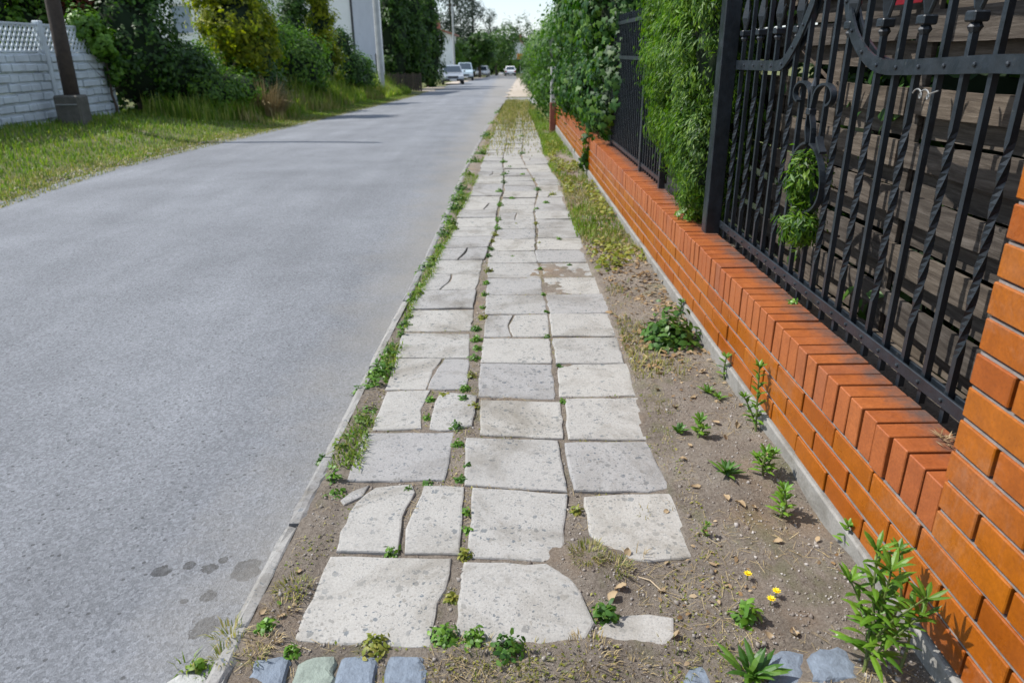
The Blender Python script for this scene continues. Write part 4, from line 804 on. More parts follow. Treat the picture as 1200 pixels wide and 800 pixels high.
TD = [(520, 775, .10, .04, 160), (590, 785, .12, .04, 160), (650, 785, .12, .04, 160), (740, 778, .10, .035, 120), (840, 775, .08, .03, 90), (300, 770, .06, .035, 80), (310, 752, .07, .04, 110), (262, 770, .05, .05, 60), (360, 655, .05, .02, 60), (375, 615, .04, .02, 50), (780, 480, .09, .04, 90), (745, 430, .05, .03, 50), (760, 392, .08, .04, 90), (690, 655, .10, .045, 260), (720, 668, .09, .04, 200), (740, 655, .07, .09, 16), (560, 770, .10, .05, 120), (620, 772, .10, .045, 140), (690, 770, .12, .05, 140), (790, 770, .12, .045, 120), (345, 690, .09, .04, 160), (330, 715, .07, .035, 120), (270, 745, .07, .06, 90), (525, 690, .03, .02, 60), (522, 715, .025, .015, 60), (430, 760, .05, .03, 60), (540, 470, .04, .02, 60), (538, 488, .04, .02, 60), (798, 430, .10, .05, 90), (770, 470, .07, .05, 60), (800, 590, .10, .04, 60), (755, 600, .05, .05, 24)]
for k, (px, py, R, H, n) in enumerate(TD):
    c = gp(px, py); tuft(c, R*1.15, H*.66, int(n*.75), 'grass_dry' if k % 3 else 'straw', 'dry straw coloured grass tuft growing around the slabs', 'dry grass tufts around the slabs', w=.0015, seed=40+k)
# stuff: low growth, straw, crumbs of soil
def blades(name, P, H, w, mat, label, seed, spread=.7, parent=None):
    rng = np.random.default_rng(seed); n = len(P); a = rng.uniform(0, 2*pi, n); sp = rng.uniform(.1, 1, n)*spread; d = np.column_stack([np.cos(a), np.sin(a)]); s = np.column_stack([-np.sin(a), np.cos(a)])*(w*rng.uniform(.7, 1.4, n))[:, None]; b = P[:, :2]; L = H
    z = lambda q, h: np.column_stack([q, h]); m = b+d*(L*sp*.35)[:, None]; e = b+d*(L*sp)[:, None]
    V = np.stack([z(b-s, P[:, 2]), z(b+s, P[:, 2]), z(m-s*.8, P[:, 2]+L*.6), z(m+s*.8, P[:, 2]+L*.6), z(e, P[:, 2]+L*(1.05-sp*.5))], 1).reshape(-1, 3); i = np.arange(n)*5
    return tag(obj(name, V, np.concatenate([np.stack([i, i+1, i+3], 1), np.stack([i, i+3, i+2], 1), np.stack([i+2, i+3, i+4], 1)]), M[mat], origin=(float(b[:, 0].mean()), float(b[:, 1].mean()), 0)), label, None if parent else 'grass', kind='stuff')
rng = np.random.default_rng(77)
def strip(n, y0, y1, xf, pw=1.0):
    y = y0+(y1-y0)*rng.random(n)**pw; x = np.array([xf(v) for v in y]); return x, y
# right strip, lush from 5 m on
n = 26000; y = 4.6+17*rng.random(n)**1.2; lo = np.interp(y, _cy, _cx[:, 5]); x = lo-.03+(1.0-lo)*rng.random(n); dn = fbm(x*2.5, y*1.1, 4)+.02*(y-9); k = dn > rng.random(n)*.25-.10; x, y = x[k], y[k]
z = B(y)+.0; blades('strip_grass', np.column_stack([x, y, z]), rng.uniform(.03, .10, len(x))*np.interp(y, [4, 9, 20], [.7, 1, 1.9]), .0032, 'grass', 'green grass and weeds on the strip along the brick wall', 5)
n = 9000; y = 10.5+19.5*rng.random(n)**.75; x = np.where(rng.random(n) < .5, XR(y)+.1+rng.random(n)*.5, .1+rng.random(n)*.9); blades('strip_grass', np.column_stack([x, y, B(y)-.02]), rng.uniform(.05, .16, n)*np.interp(y, [10, 20, 30], [.5, 1.1, 1.3]), .005, 'grass_dry', 'straw coloured grass closing over the far end of the pavement', 6)
n = 9000; y = 2.9+6*rng.random(n); lo = np.interp(y, _cy, _cx[:, 5]); x = lo+(.97-lo)*rng.random(n); k = fbm(x*3.5+5, y*2, 4) > -.02+.12*rng.random(n); x, y = x[k], y[k]; z = bed(x[:, None], y[:, None])[np.arange(len(x)), 0]
blades('dry_grass', np.column_stack([x, y, z]), rng.uniform(.015, .05, len(x)), .0022, 'grass_dry', 'sparse yellowed grass on the dry soil by the wall', 7, 1.3)
# kerb strip growth
n = 9500; y = 2.2+13*rng.random(n)**1.2; a = XR(y)+.03; b = np.interp(y, _cy, _cx[:, 0]); x = a+(b-a+.02)*rng.random(n); k = fbm(x*5, y*2.2, 3) > -.08+.16*rng.random(n); x, y = x[k], y[k]
blades('kerb_grass', np.column_stack([x, y, B(y)-.018]), rng.uniform(.02, .06, len(x)), .0026, 'grass', 'low grass growing in the gap between kerb and slabs', 8, 1.2)
# straw litter and crumbs on the near soil
def soil_pts(n, y0=1.18, y1=6.0, pw=1.6):
    y = y0+(y1-y0)*rng.random(n)**pw; x = -.66+1.62*rng.random(n); lo, hi = np.interp(y, _cy, _cx[:, 0]), np.interp(y, _cy, _cx[:, 5])
    k = np.array([not on_slab(a, b) for a, b in zip(x, y)]) & (x > XR(y)+.04); return x[k], y[k]
x, y = soil_pts(15000); z = bed(x[:, None], y[:, None])[:, 0] if False else np.array([bedz(a, b) for a, b in zip(x, y)])
P = np.column_stack([x, y, z+.001]); oc_ = ([(1, 0, 0), (0, 1, 0), (-1, 0, 0), (0, -1, 0), (0, 0, .7), (0, 0, -.7)], [(0, 1, 4), (1, 2, 4), (2, 3, 4), (3, 0, 4), (1, 0, 5), (2, 1, 5), (3, 2, 5), (0, 3, 5)])
V, Fs = scatter(*oc_, P, rng.normal(size=P.shape), np.exp(rng.normal(-6.0, .55, len(P))), rng); tag(obj('soil_crumbs', V, Fs, M['pebble'], origin=(0, 2, 0)), 'crumbs of soil and small gravel on the bare strip', 'gravel', kind='stuff')
x, y = soil_pts(11000, 1.2, 5, 1.4); k = (fbm(x*4, y*4, 3) > -.06); x, y = x[k], y[k]; z = np.array([bedz(a, b) for a, b in zip(x, y)]); nn = len(x)
V, Fs = scatter([(-.5, -.016, 0), (.5, -.013, .03), (.5, .013, .03), (-.5, .016, .0)], [(0, 1, 2, 3)], np.column_stack([x, y, z+.004]), np.column_stack([rng.normal(0, .25, nn), rng.normal(0, .25, nn), np.ones(nn)]), rng.uniform(.012, .045, nn), rng); tag(obj('straw_litter', V, Fs, M['straw'], origin=(0, 2, 0)), 'scattered bits of dry straw on the soil', 'straw', kind='stuff')
# low moss and seedlings in the joints
x, y = soil_pts(26000, 1.25, 9, 1.3); k = (x < .62) & (fbm(x*6+3, y*3, 3) > -.03); x, y = x[k], y[k]; z = np.array([bedz(a, b) for a, b in zip(x, y)]); nn = len(x)
V, Fs = scatter(*LEAF['rhomb'], np.column_stack([x, y, z+.002]), np.column_stack([rng.normal(0, .5, nn), rng.normal(0, .5, nn), np.ones(nn)]), rng.uniform(.005, .013, nn), rng); tag(obj('joint_moss', V, Fs, M['weed_yellow'], origin=(0, 2, 0)), 'low moss and seedlings filling the slab joints', 'moss', kind='stuff')
# yellow and dry fallen leaves: the single ones near by, and the drift along the wall
dl = MB(); 
def dry_leaf_mesh(seed):
    rr = random.Random(seed); V = []; n = 5
    for i in range(n+1):
        t = i/n; w = .3*math.sin(pi*min(.98, max(.02, t**.8)))+.01; c = .18*math.sin(t*3+seed)
        for s in (-1, 0, 1): V.append((t-.5, s*w*(1+.15*rr.random()), c+abs(s)*(.12+.14*rr.random())))
    Fs = [(i*3+k, i*3+k+1, i*3+k+4, i*3+k+3) for i in range(n) for k in range(2)]; m = raw_mesh('fallen_leaf', V, Fs, True); m.materials.append(M['dry']); return m
dm = [dry_leaf_mesh(s) for s in range(6)]
FL = [(866, 598), (780, 600), (790, 745), (930, 747), (901, 750), (808, 528), (800, 545), (862, 505), (770, 460), (775, 418), (790, 480), (868, 480), (720, 700), (727, 690), (735, 650), (776, 690), (815, 575), (882, 600), (900, 545), (838, 500), (850, 520), (812, 470), (772, 440), (760, 400), (745, 370), (752, 352), (735, 340), (727, 322), (742, 330), (756, 342), (720, 300), (716, 285), (730, 290), (741, 300), (705, 270), (715, 262), (700, 250), (763, 380), (822, 440), (350, 672), (330, 725), (308, 720), (850, 590), (910, 640)]
for k, (px, py) in enumerate(FL):
    c = gp(px, py); o = inst('fallen_leaf', dm[k % 6], (c[0], c[1], c[2]+.006), None, (random.gauss(0, .25), random.gauss(0, .25), random.uniform(0, 6.28))); s = random.uniform(.022, .040); o.scale = (s, s, s*.9)
    tag(o, 'dry curled tan leaf lying on the bare soil strip', 'leaf', 'dry fallen leaves on the soil')
n = 1500; y = 3+6.5*rng.random(n); lo = np.interp(y, _cy, _cx[:, 5]); x = lo+(.97-lo)*rng.random(n)**.8; k = fbm(x*4, y*1.5+7, 3) > -.05; x, y = x[k], y[k]; z = np.array([bedz(a, b) for a, b in zip(x, y)]); nn = len(x)
V, Fs = scatter(*LEAF['oval'], np.column_stack([x, y, z+.008]), np.column_stack([rng.normal(0, .35, nn), rng.normal(0, .35, nn), np.ones(nn)]), rng.uniform(.02, .045, nn), rng); h = len(V)//2//6*6
tag(obj('leaf_drift', V, Fs, M['dry'], origin=(.8, 6, 0)), 'drift of small dry leaves along the foot of the wall', 'leaves', kind='stuff')
n = 3800; y = 4.2+9*rng.random(n)**1.1; lo = np.interp(y, _cy, _cx[:, 5]); x = lo+.02+(.96-lo)*rng.random(n); k = fbm(x*3+20, y*1.2, 3) > -.03; x, y = x[k], y[k]; nn = len(x)
V, Fs = scatter(*LEAF['oval'], np.column_stack([x, y, B(y)+.015+.05*rng.random(nn)]), np.column_stack([rng.normal(0, .5, nn), rng.normal(0, .5, nn), np.ones(nn)]), rng.uniform(.025, .06, nn), rng)
tag(obj('creeping_weeds', V, Fs, M['weed_yellow'], origin=(.8, 7, 0)), 'yellow green creeping weeds covering the strip along the wall', 'weeds', kind='stuff')
n = 900; y = 1.25+3.2*rng.random(n); lo = np.interp(y, _cy, _cx[:, 5]); x = lo-.1+(1.05-lo)*rng.random(n); k = (fbm(x*5, y*3+2, 3) > .0) & np.array([not on_slab(a, b) for a, b in zip(x, y)]) & (x < .95); x, y = x[k], y[k]; z = np.array([bedz(a, b) for a, b in zip(x, y)]); nn = len(x)
V, Fs = scatter(*LEAF['oval'], np.column_stack([x, y, z+.005]), np.column_stack([rng.normal(0, .4, nn), rng.normal(0, .4, nn), np.ones(nn)]), rng.uniform(.008, .026, nn), rng); tag(obj('leaf_drift', V, Fs, M['dry'], origin=(.7, 2, 0)), 'crumbled dry leaf litter on the bare soil strip', 'leaves', kind='stuff')
# twigs, chips
for k, (px, py, L, a) in enumerate(((336, 634, .075, 1.25), (353, 600, .055, 1.2))):
    c = on_z(px, py, -.05); mb = MB(); mb.box(-L/2, L/2, -.006, .006, 0, .007, .002); o = mb.build('wood_chip', M['wood_chip'], origin=(0, 0, 0)); o.location = (c[0]-.01, c[1], -.045); o.rotation_euler = (0, 0, a); tag(o, ('longer flat wood chip lying on the road against the kerb', 'shorter wood chip lying on the road against the kerb')[k], 'wood chip')
c = gp(762, 680); mb = MB(); mb.tube([c+np.array([-.03, .02, .006]), c+np.array([0, 0, .010]), c+np.array([.025, -.04, .006])], [.002, .0022, .0015], 6); tag(mb.build('twig', M['wood_chip']), 'thin pale twig on the soil beside the dry grass tuft', 'twig')
q = on_z(1106, 518, WT); mb = MB()
for k in range(26): leaf_strip(mb, (min(q[0], 1.11)+random.gauss(0, .008), q[1]+random.gauss(0, .012), WT+.004+random.random()*.008), random.uniform(0, 6.28), random.uniform(0, .5), random.uniform(-.3, .2), .035, .0018, 2)
tag(mb.build('dry_sprig', M['dry']), 'small dry orange sprig lying on the coping beside the pillar', 'twig')
# ================================================================== LEFT SIDE
def gl(x, y): return float(ground_left(np.array(x), np.array(y)))
FXL = -8.45
def fence_y(px, py): return on_x(px, py, FXL)[1]
y2 = fence_y(131, 110); y1 = fence_y(58, 90); sp_ = y2-y1
fz = gl(FXL, y1)-.02; FH = 1.72
cf = empty('concrete_fence', (FXL, y1, fz)); tag(cf, 'pale grey concrete panel fence with stone relief rows and lattice top', 'fence')
def post(y):
    MB().box(FXL-.07, FXL+.07, y-.06, y+.06, fz-.3, fz+FH+.06, .015).build('post', M['fence_conc'], cf)
for y in (y2, y1, y1-sp_, y1-2*sp_): post(y)
rr = random.Random(4)
for s in range(3):
    ya, yb = y1-sp_*(s-1)-sp_+.06, y1-sp_*(s-1)-.06
    for r in range(4):
        z0 = fz-.06+r*.325; mb = MB(); mb.box(FXL-.022, FXL+.018, ya, yb, z0, z0+.320, .004)
        for h in range(2):
            y = ya+.01
            while y < yb-.06:
                L = min(rr.uniform(.22, .46), yb-.01-y); zz = z0+.012+h*.155+rr.uniform(-.006, .006); mb.box(FXL+.012, FXL+rr.uniform(.045, .075), y+.014, y+L-.014, zz, zz+.128+rr.uniform(-.02, .006), .014); y += L
        mb.build('panel_board', M['fence_conc'], cf)
    z0 = fz-.06+4*.325+.01; z1 = fz+FH; mb = MB(); mb.box(FXL-.02, FXL+.02, ya, yb, z1-.03, z1+.01, .004); mb.box(FXL-.02, FXL+.02, ya, yb, z0-.01, z0+.025, .004); hgt = z1-z0
    for y in np.arange(ya-hgt, yb+hgt, .13):
        for sg in (-1, 1):
            p, q = np.array([FXL, y, z0]), np.array([FXL, y+sg*hgt*.8, z1])
            lo_, hi_ = sorted((p[1], q[1]))
            if hi_ > ya and lo_ < yb:
                t0, t1 = sorted(((np.clip((ya-p[1])/(q[1]-p[1]), 0, 1)), (np.clip((yb-p[1])/(q[1]-p[1]), 0, 1))))
                if t1-t0 > .05: mb.band([p+(q-p)*t0+np.array([sg*.006, 0, 0]), p+(q-p)*t1+np.array([sg*.006, 0, 0])], .012, .014)
    mb.build('lattice', M['fence_conc'], cf)
# utility pole on a concrete stub
pb = on_z(92, 147, .15); UX, UY = pb[0], pb[1]; uz = gl(UX, UY)
up_ = empty('utility_pole', (UX, UY, uz)); tag(up_, 'dark wooden utility pole strapped to a low concrete stub in the grass', 'pole')
mb = MB(); mb.tube([(UX-.02, UY+.02, uz-.3), (UX+.02, UY, uz+1.5), (UX+.08, UY, uz+4.2), (UX+.14, UY, uz+7.0)], [.135, .125, .11, .085], 12); mb.build('pole', M['pole_wood'], up_, smooth=True)
MB().box(UX-.24, UX+.22, UY-.22, UY+.14, uz-.35, uz+.50, .03).build('concrete_stub', M['block'], up_)
mb = MB(); mb.tube([(UX-.2, UY-.23, uz+.34), (UX+.18, UY-.23, uz+.34)], .012, 6); mb.build('strap', M['wire'], up_)
# shrubs and trees
def shrub(x, y, blobs, n, size, mat, label, leaf='oval', seed=1, **kw):
    return tree(kw.pop('name', 'shrub'), (x, y, gl(x, y)-.02), blobs, n, size, mat, label, 'shrub', leaf=leaf, seed=seed, dense=kw.pop('dense', .75), **kw)
shrub(-8.3, y2-.25, [(.05, -.12, 1.45, .26, .34, .26), (.05, .1, 1.15, .2, .22, .26), (-.1, -.3, 1.75, .25, .35, .25), (.1, .12, .85, .08, .10, .18)], 2000, .085, 'weed', 'light green climber hanging over the end of the concrete fence', leaf='ivy', seed=41, sig=.07, r=.03, ncl=90, h=1.3, dense=.6)
shrub(-8.3, 17.4, [(0, 0, 1.4, 1.0, 1.1, 1.5), (-.3, .6, 2.6, 1.1, 1.1, 1.2), (.5, .9, .8, .8, .9, .8)], 9000, .11, 'shrub_dark', 'very dark tall shrub right behind the end of the concrete fence', seed=42, sig=.15, r=.08)
shrub(-9.25, 17.2, [(0, 0, 2.15, .32, .3, .22), (.15, .2, 2.5, .28, .3, .22)], 700, .10, 'red_leaf', 'dull red leaved shrub top above the fence and dark shrub', seed=43, sig=.09, r=.05)
shrub(-10.1, 16.4, [(0, 0, 1.5, .8, .9, .9), (-.4, -.6, 2.3, .8, .9, .8), (.2, .6, 2.6, .8, .8, .8), (-.6, -.4, 3.2, 1.0, 1.0, .8)], 9000, .11, 'shrub_mid', 'mid green garden shrub rising behind the concrete fence', seed=44, sig=.16, r=.08)
shrub(-12.2, 19.2, [(0, 0, 1.8, 1.3, 1.5, 1.3), (.3, 1.2, 3.2, 1.4, 1.5, 1.3), (-1.4, 0, 2.8, 1.3, 1.4, 1.6)], 8000, .14, 'hedge', 'tall garden shrub seen through the lattice of the concrete fence', seed=45, sig=.2, r=.08)
shrub(-7.2, 18.6, [(0, 0, .45, .8, .9, .5), (.2, 1.1, .5, .8, 1.0, .5), (-.4, .4, 1.0, .7, .9, .6)], 6500, .09, 'shrub_mid', 'low spreading green shrub in front of the tall dark shrub', seed=46, sig=.12, r=.05, h=.9)
# golden cypresses and dark conifers
shrub(-7.2, 21.3, [(0, 0, 2.1, .95, 1.0, .75), (.25, .2, 1.5, .85, .9, .55), (-.3, .3, 3.0, .95, 1.0, .9), (-.2, .5, 4.0, .8, .9, .9)], 9500, .14, 'cypress', 'golden yellow cypress with layered drooping sprays', leaf='spray', seed=47, sig=.15, r=.08, droop=(.6, -.3, -.35), name='cypress', ncl=260)
shrub(-7.3, 21.9, [(0, 0, .8, 1.0, 1.2, .8), (.35, -.6, .5, .7, .8, .5)], 4500, .11, 'shrub_dark', 'dark undergrowth shrub beneath the golden yellow cypress', seed=48, sig=.13, r=.06, h=.9)
shrub(-7.9, 24.2, [(0, 0, 1.6, 1.0, 1.1, 1.6), (-.4, .8, 2.9, .9, 1.0, 1.4)], 7000, .13, 'shrub_mid', 'green conifer with soft drooping sprays next to the golden cypress', leaf='spray', seed=49, sig=.16, r=.08, droop=(.4, -.2, -.6), name='conifer')
shrub(-7.2, 26.6, [(0, 0, .9, 1.1, 1.2, 1.0), (.2, .8, 1.5, .9, 1.0, .7), (-.5, 0, 1.8, .9, .9, .7)], 7500, .11, 'shrub_mid', 'wide bushy green shrub with paler tips before the white house', seed=50, sig=.15, r=.07, h=1.3)
shrub(-7.1, 30.6, [(0, 0, 1.5, .62, .7, 1.3), (0, .1, 2.9, .5, .55, 1.1), (.0, 0, 3.8, .32, .4, .8)], 5500, .14, 'cypress', 'narrow upright golden cypress against the white house', leaf='spray', seed=51, sig=.14, r=.08, droop=(.4, -.2, -.2), name='cypress', ncl=170)
shrub(-7.9, 29.6, [(0, 0, 1.9, .7, .8, 1.7), (.1, .2, 3.6, .5, .6, 1.4)], 5000, .13, 'shrub_dark', 'dark green conifer standing just left of the narrow golden cypress'.replace('left of', 'behind'), leaf='spray', seed=52, sig=.15, r=.08, droop=(.4, -.2, -.5), name='conifer')
shrub(-6.6, 32.6, [(0, 0, 1.0, .7, .9, 1.0), (-.2, .2, 1.9, .5, .6, .8), (.1, 1.3, .9, .6, .8, .8)], 5200, .12, 'shrub_dark', 'dark pointed shrub below the corner of the white house', seed=53, sig=.13, r=.06, h=1.6)
shrub(-6.3, 34.6, [(0, 0, .8, .55, .7, .8)], 1500, .12, 'weed', 'light green roadside shrub next to the concrete lamp post', seed=54, sig=.12, r=.05, h=.8, name='shrub')
# tall grass, verge grass
rng = np.random.default_rng(99)
n = 70000; y = 6.2+34*rng.random(n)**1.5; d = 4.4*rng.random(n)**1.15; x = XL(y)+.10-d*np.interp(y, [0, 18, 22, 40], [1, 1, .62, .55]); k = (fbm(x*2, y*2, 3)+d*.22 > -.12+.2*rng.random(n)); x, y, d = x[k], y[k], d[k]
hh = (.035+.075*np.clip(d/2.2, 0, 1))*rng.uniform(.5, 1.5, len(x)); blades('verge_grass', np.column_stack([x, y, ground_left(x, y)-.01+fbm(x*.9, y*.9, 3)*.09*np.clip(d*2, 0, 1)]), hh, .006, 'grass', 'short green grass covering the roadside verge', 3)
n = 16000; y = 7+34*rng.random(n)**1.3; x = XL(y)+.22-.9*rng.random(n)**1.5; blades('verge_grass', np.column_stack([x, y, ground_left(x, y)-.005]), rng.uniform(.02, .09, n), .005, 'grass_dry', 'yellowed grass along the ragged road edge', 4, 1.1)
n = 42000; y = 16.5+26*rng.random(n); x = XL(y)-.55-1.9*rng.random(n)*np.interp(y, [17, 25, 42], [.7, 1, .75])-np.interp(y, [17, 22, 42], [.9, .3, 0]); hh = rng.uniform(.25, 1.0, n)**1.2*np.interp(y, [17, 24, 42], [.55, .95, 1.15])*np.clip((XL(y)-x)/1.7, .25, 1.1); k = fbm(x*1.2, y*.7, 3) > -.15+.25*rng.random(n); x, y, hh = x[k], y[k], hh[k]
blades('tall_grass', np.column_stack([x, y, ground_left(x, y)-.02]), hh, .013, 'grass_tall', 'tall green weeds and grass below the roadside shrubs', 5, .5)
n = 13000; y = 18+24*rng.random(n); x = XL(y)-.6-2.0*rng.random(n)*.9; hh = rng.uniform(.2, 1.1, n)*np.interp(y, [17, 24, 42], [.6, .85, 1.05])*np.clip((XL(y)-x)/1.7, .2, 1.1); k = fbm(x*1.4+9, y*.9, 3) > -.0+.15*rng.random(n); x, y, hh = x[k], y[k], hh[k]
blades('tall_grass', np.column_stack([x, y, ground_left(x, y)-.02]), hh, .010, 'grass_dry', 'tall dry seeding grass standing among the green verge weeds', 6, .4)
c = np.array([-6.35, 20.2, gl(-6.35, 20.2)]); tuft(c, 1.0, 1.0, 700, 'straw', 'rust coloured patch of tall dry stalks in front of the golden cypress', w=.010, seed=77, name='dry_stalks')
n = 2600; y = 7+9*rng.random(n); x = XL(y)+.12-.45*rng.random(n)
V, Fs = scatter(*oc_, np.column_stack([x, y, ground_left(x, y)+.002]), rng.normal(size=(n, 3)), np.exp(rng.normal(-4.6, .5, n)), rng); tag(obj('edge_gravel', V, Fs, M['pebble'], origin=(-5.3, 11, 0)), 'loose gravel along the ragged left road edge', 'gravel', kind='stuff')
# ------------------------------------------------------------------ white house
HY = 40.; hz = float(B(40))+.1; hb = np.array([-7.65, HY, hz]); A = math.radians(-6)
house = empty('white_house', tuple(hb)); tag(house, 'white flat roofed house behind the cypresses with dark downpipe at its corner', 'house')
def hp(name, x0, x1, y0, y1, z0, z1, mat, parent=None, bev=0):
    mb = MB().box(x0, x1, y0, y1, z0, z1, bev); c, s = math.cos(A), math.sin(A); mb.V = [(hb[0]+v[0]*c-v[1]*s, hb[1]+v[0]*s+v[1]*c, hb[2]+v[2]) for v in mb.V]; return mb.build(name, M[mat], parent or house)
def wall_open(name, x0, x1, z0, z1, y0, y1, ops, mat):
    mb = MB(); xs_ = sorted({x0, x1, *[o[0] for o in ops], *[o[1] for o in ops]}); zs_ = sorted({z0, z1, *[o[2] for o in ops], *[o[3] for o in ops]})
    for a, b in zip(xs_[:-1], xs_[1:]):
        for e, f in zip(zs_[:-1], zs_[1:]):
            if not any(o[0] <= a and b <= o[1] and o[2] <= e and f <= o[3] for o in ops): mb.box(a, b, y0, y1, e, f)
    c, s = math.cos(A), math.sin(A); mb.V = [(hb[0]+v[0]*c-v[1]*s, hb[1]+v[0]*s+v[1]*c, hb[2]+v[2]) for v in mb.V]; return mb.build(name, M[mat], house)
win = [(-5.9, -4.9, 3.0, 4.35), (-9.6, -8.4, 3.0, 4.35), (-5.9, -4.9, .9, 2.2), (-9.6, -8.4, .9, 2.2)]
wall_open('front_wall', -12, 0, -.4, 5.3, 0, .3, win, 'plaster')
hp('side_wall', -.3, -.002, .302, 5.5, -.4, 5.295, 'plaster_shade'); hp('rear_wall', -12, 0, 5.502, 5.8, -.4, 5.3, 'plaster'); hp('side_wall', -12, -11.7, .302, 5.5, -.4, 5.295, 'plaster')
rf = hp('roof', -12.2, .25, -.25, 6.0, 5.302, 5.5, 'roof_dark'); hp('downpipe', .003, .10, -.10, -.003, -.3, 5.298, 'roof_dark'); hp('door', -.001, .03, 4.0, 5.0, -.2, 1.9, 'roof_dark')
for (a, b, e, f) in win:
    wn = hp('window', a, b, .14, .16, e, f, 'glass'); hp('frame', a, a+.08, .08, .139, e, f, 'frame', wn); hp('frame', b-.08, b, .08, .139, e, f, 'frame', wn); hp('frame', a+.081, b-.081, .08, .139, f-.08, f, 'frame', wn); hp('sill', a-.05, b+.05, -.06, .139, e-.05, e-.001, 'frame', wn)
# lamp post
lx, ly = -5.95, 37.5; lz = gl(lx, ly); lp = empty('lamp_post', (lx, ly, lz)); tag(lp, 'tall pale concrete street lamp post in the high verge grass', 'lamp post')
mb = MB(); mb.tube([(lx, ly, lz-.3), (lx-.03, ly, lz+4), (lx-.06, ly, lz+8.5)], [.16, .13, .10], 8); mb.build('pole', M['pole_conc'], lp)
mb = MB(); mb.tube([(lx-.06, ly, lz+8.3), (lx+.5, ly, lz+8.75), (lx+1.3, ly, lz+8.85)], .03, 6); mb.build('arm', M['wire'], lp); MB().box(lx+1.2, lx+1.8, ly-.12, ly+.12, lz+8.78, lz+8.92, .03).build('lamp_head', M['pole_conc'], lp)
# dark thuja row by the driveway
for k, (x, y, h, w_) in enumerate(((-6.9, 49, 6.6, 1.1), (-5.8, 50.5, 6.2, 1.0), (-5.35, 54.5, 6.6, 1.15))):
    tree('thuja', (x, y, gl(x, y)-.1), [(0, 0, h*.24, w_*.9, w_*.9, h*.24), (0, 0, h*.5, w_, w_, h*.28), (0, 0, h*.78, w_*.7, w_*.7, h*.24)], 5200, .24, 'shrub_dark', 'very dark broad thuja in the row in front of the driveway', 'tree', 'dark thujas beside the driveway', leaf='spray', h=h*.8, r=.12, seed=60+k, sig=.2, droop=(0, 0, -.3), dense=.8)
bx = empty('board_fence', (-5.6, 46.3, gl(-5.6, 46.3))); tag(bx, 'low weathered board fence in front of the dark thujas', 'fence'); bz = gl(-5.6, 46.3)
for k in range(14): MB().box(-7.0+k*.15, -6.88+k*.15, 46.3, 46.33, bz-.05, bz+.95+.04*math.sin(k*2), .004).build('board', M['plank'], bx)
for z in (.25, .75): MB().box(-7.0, -4.92, 46.332, 46.37, bz+z, bz+z+.08).build('rail', M['plank'], bx)
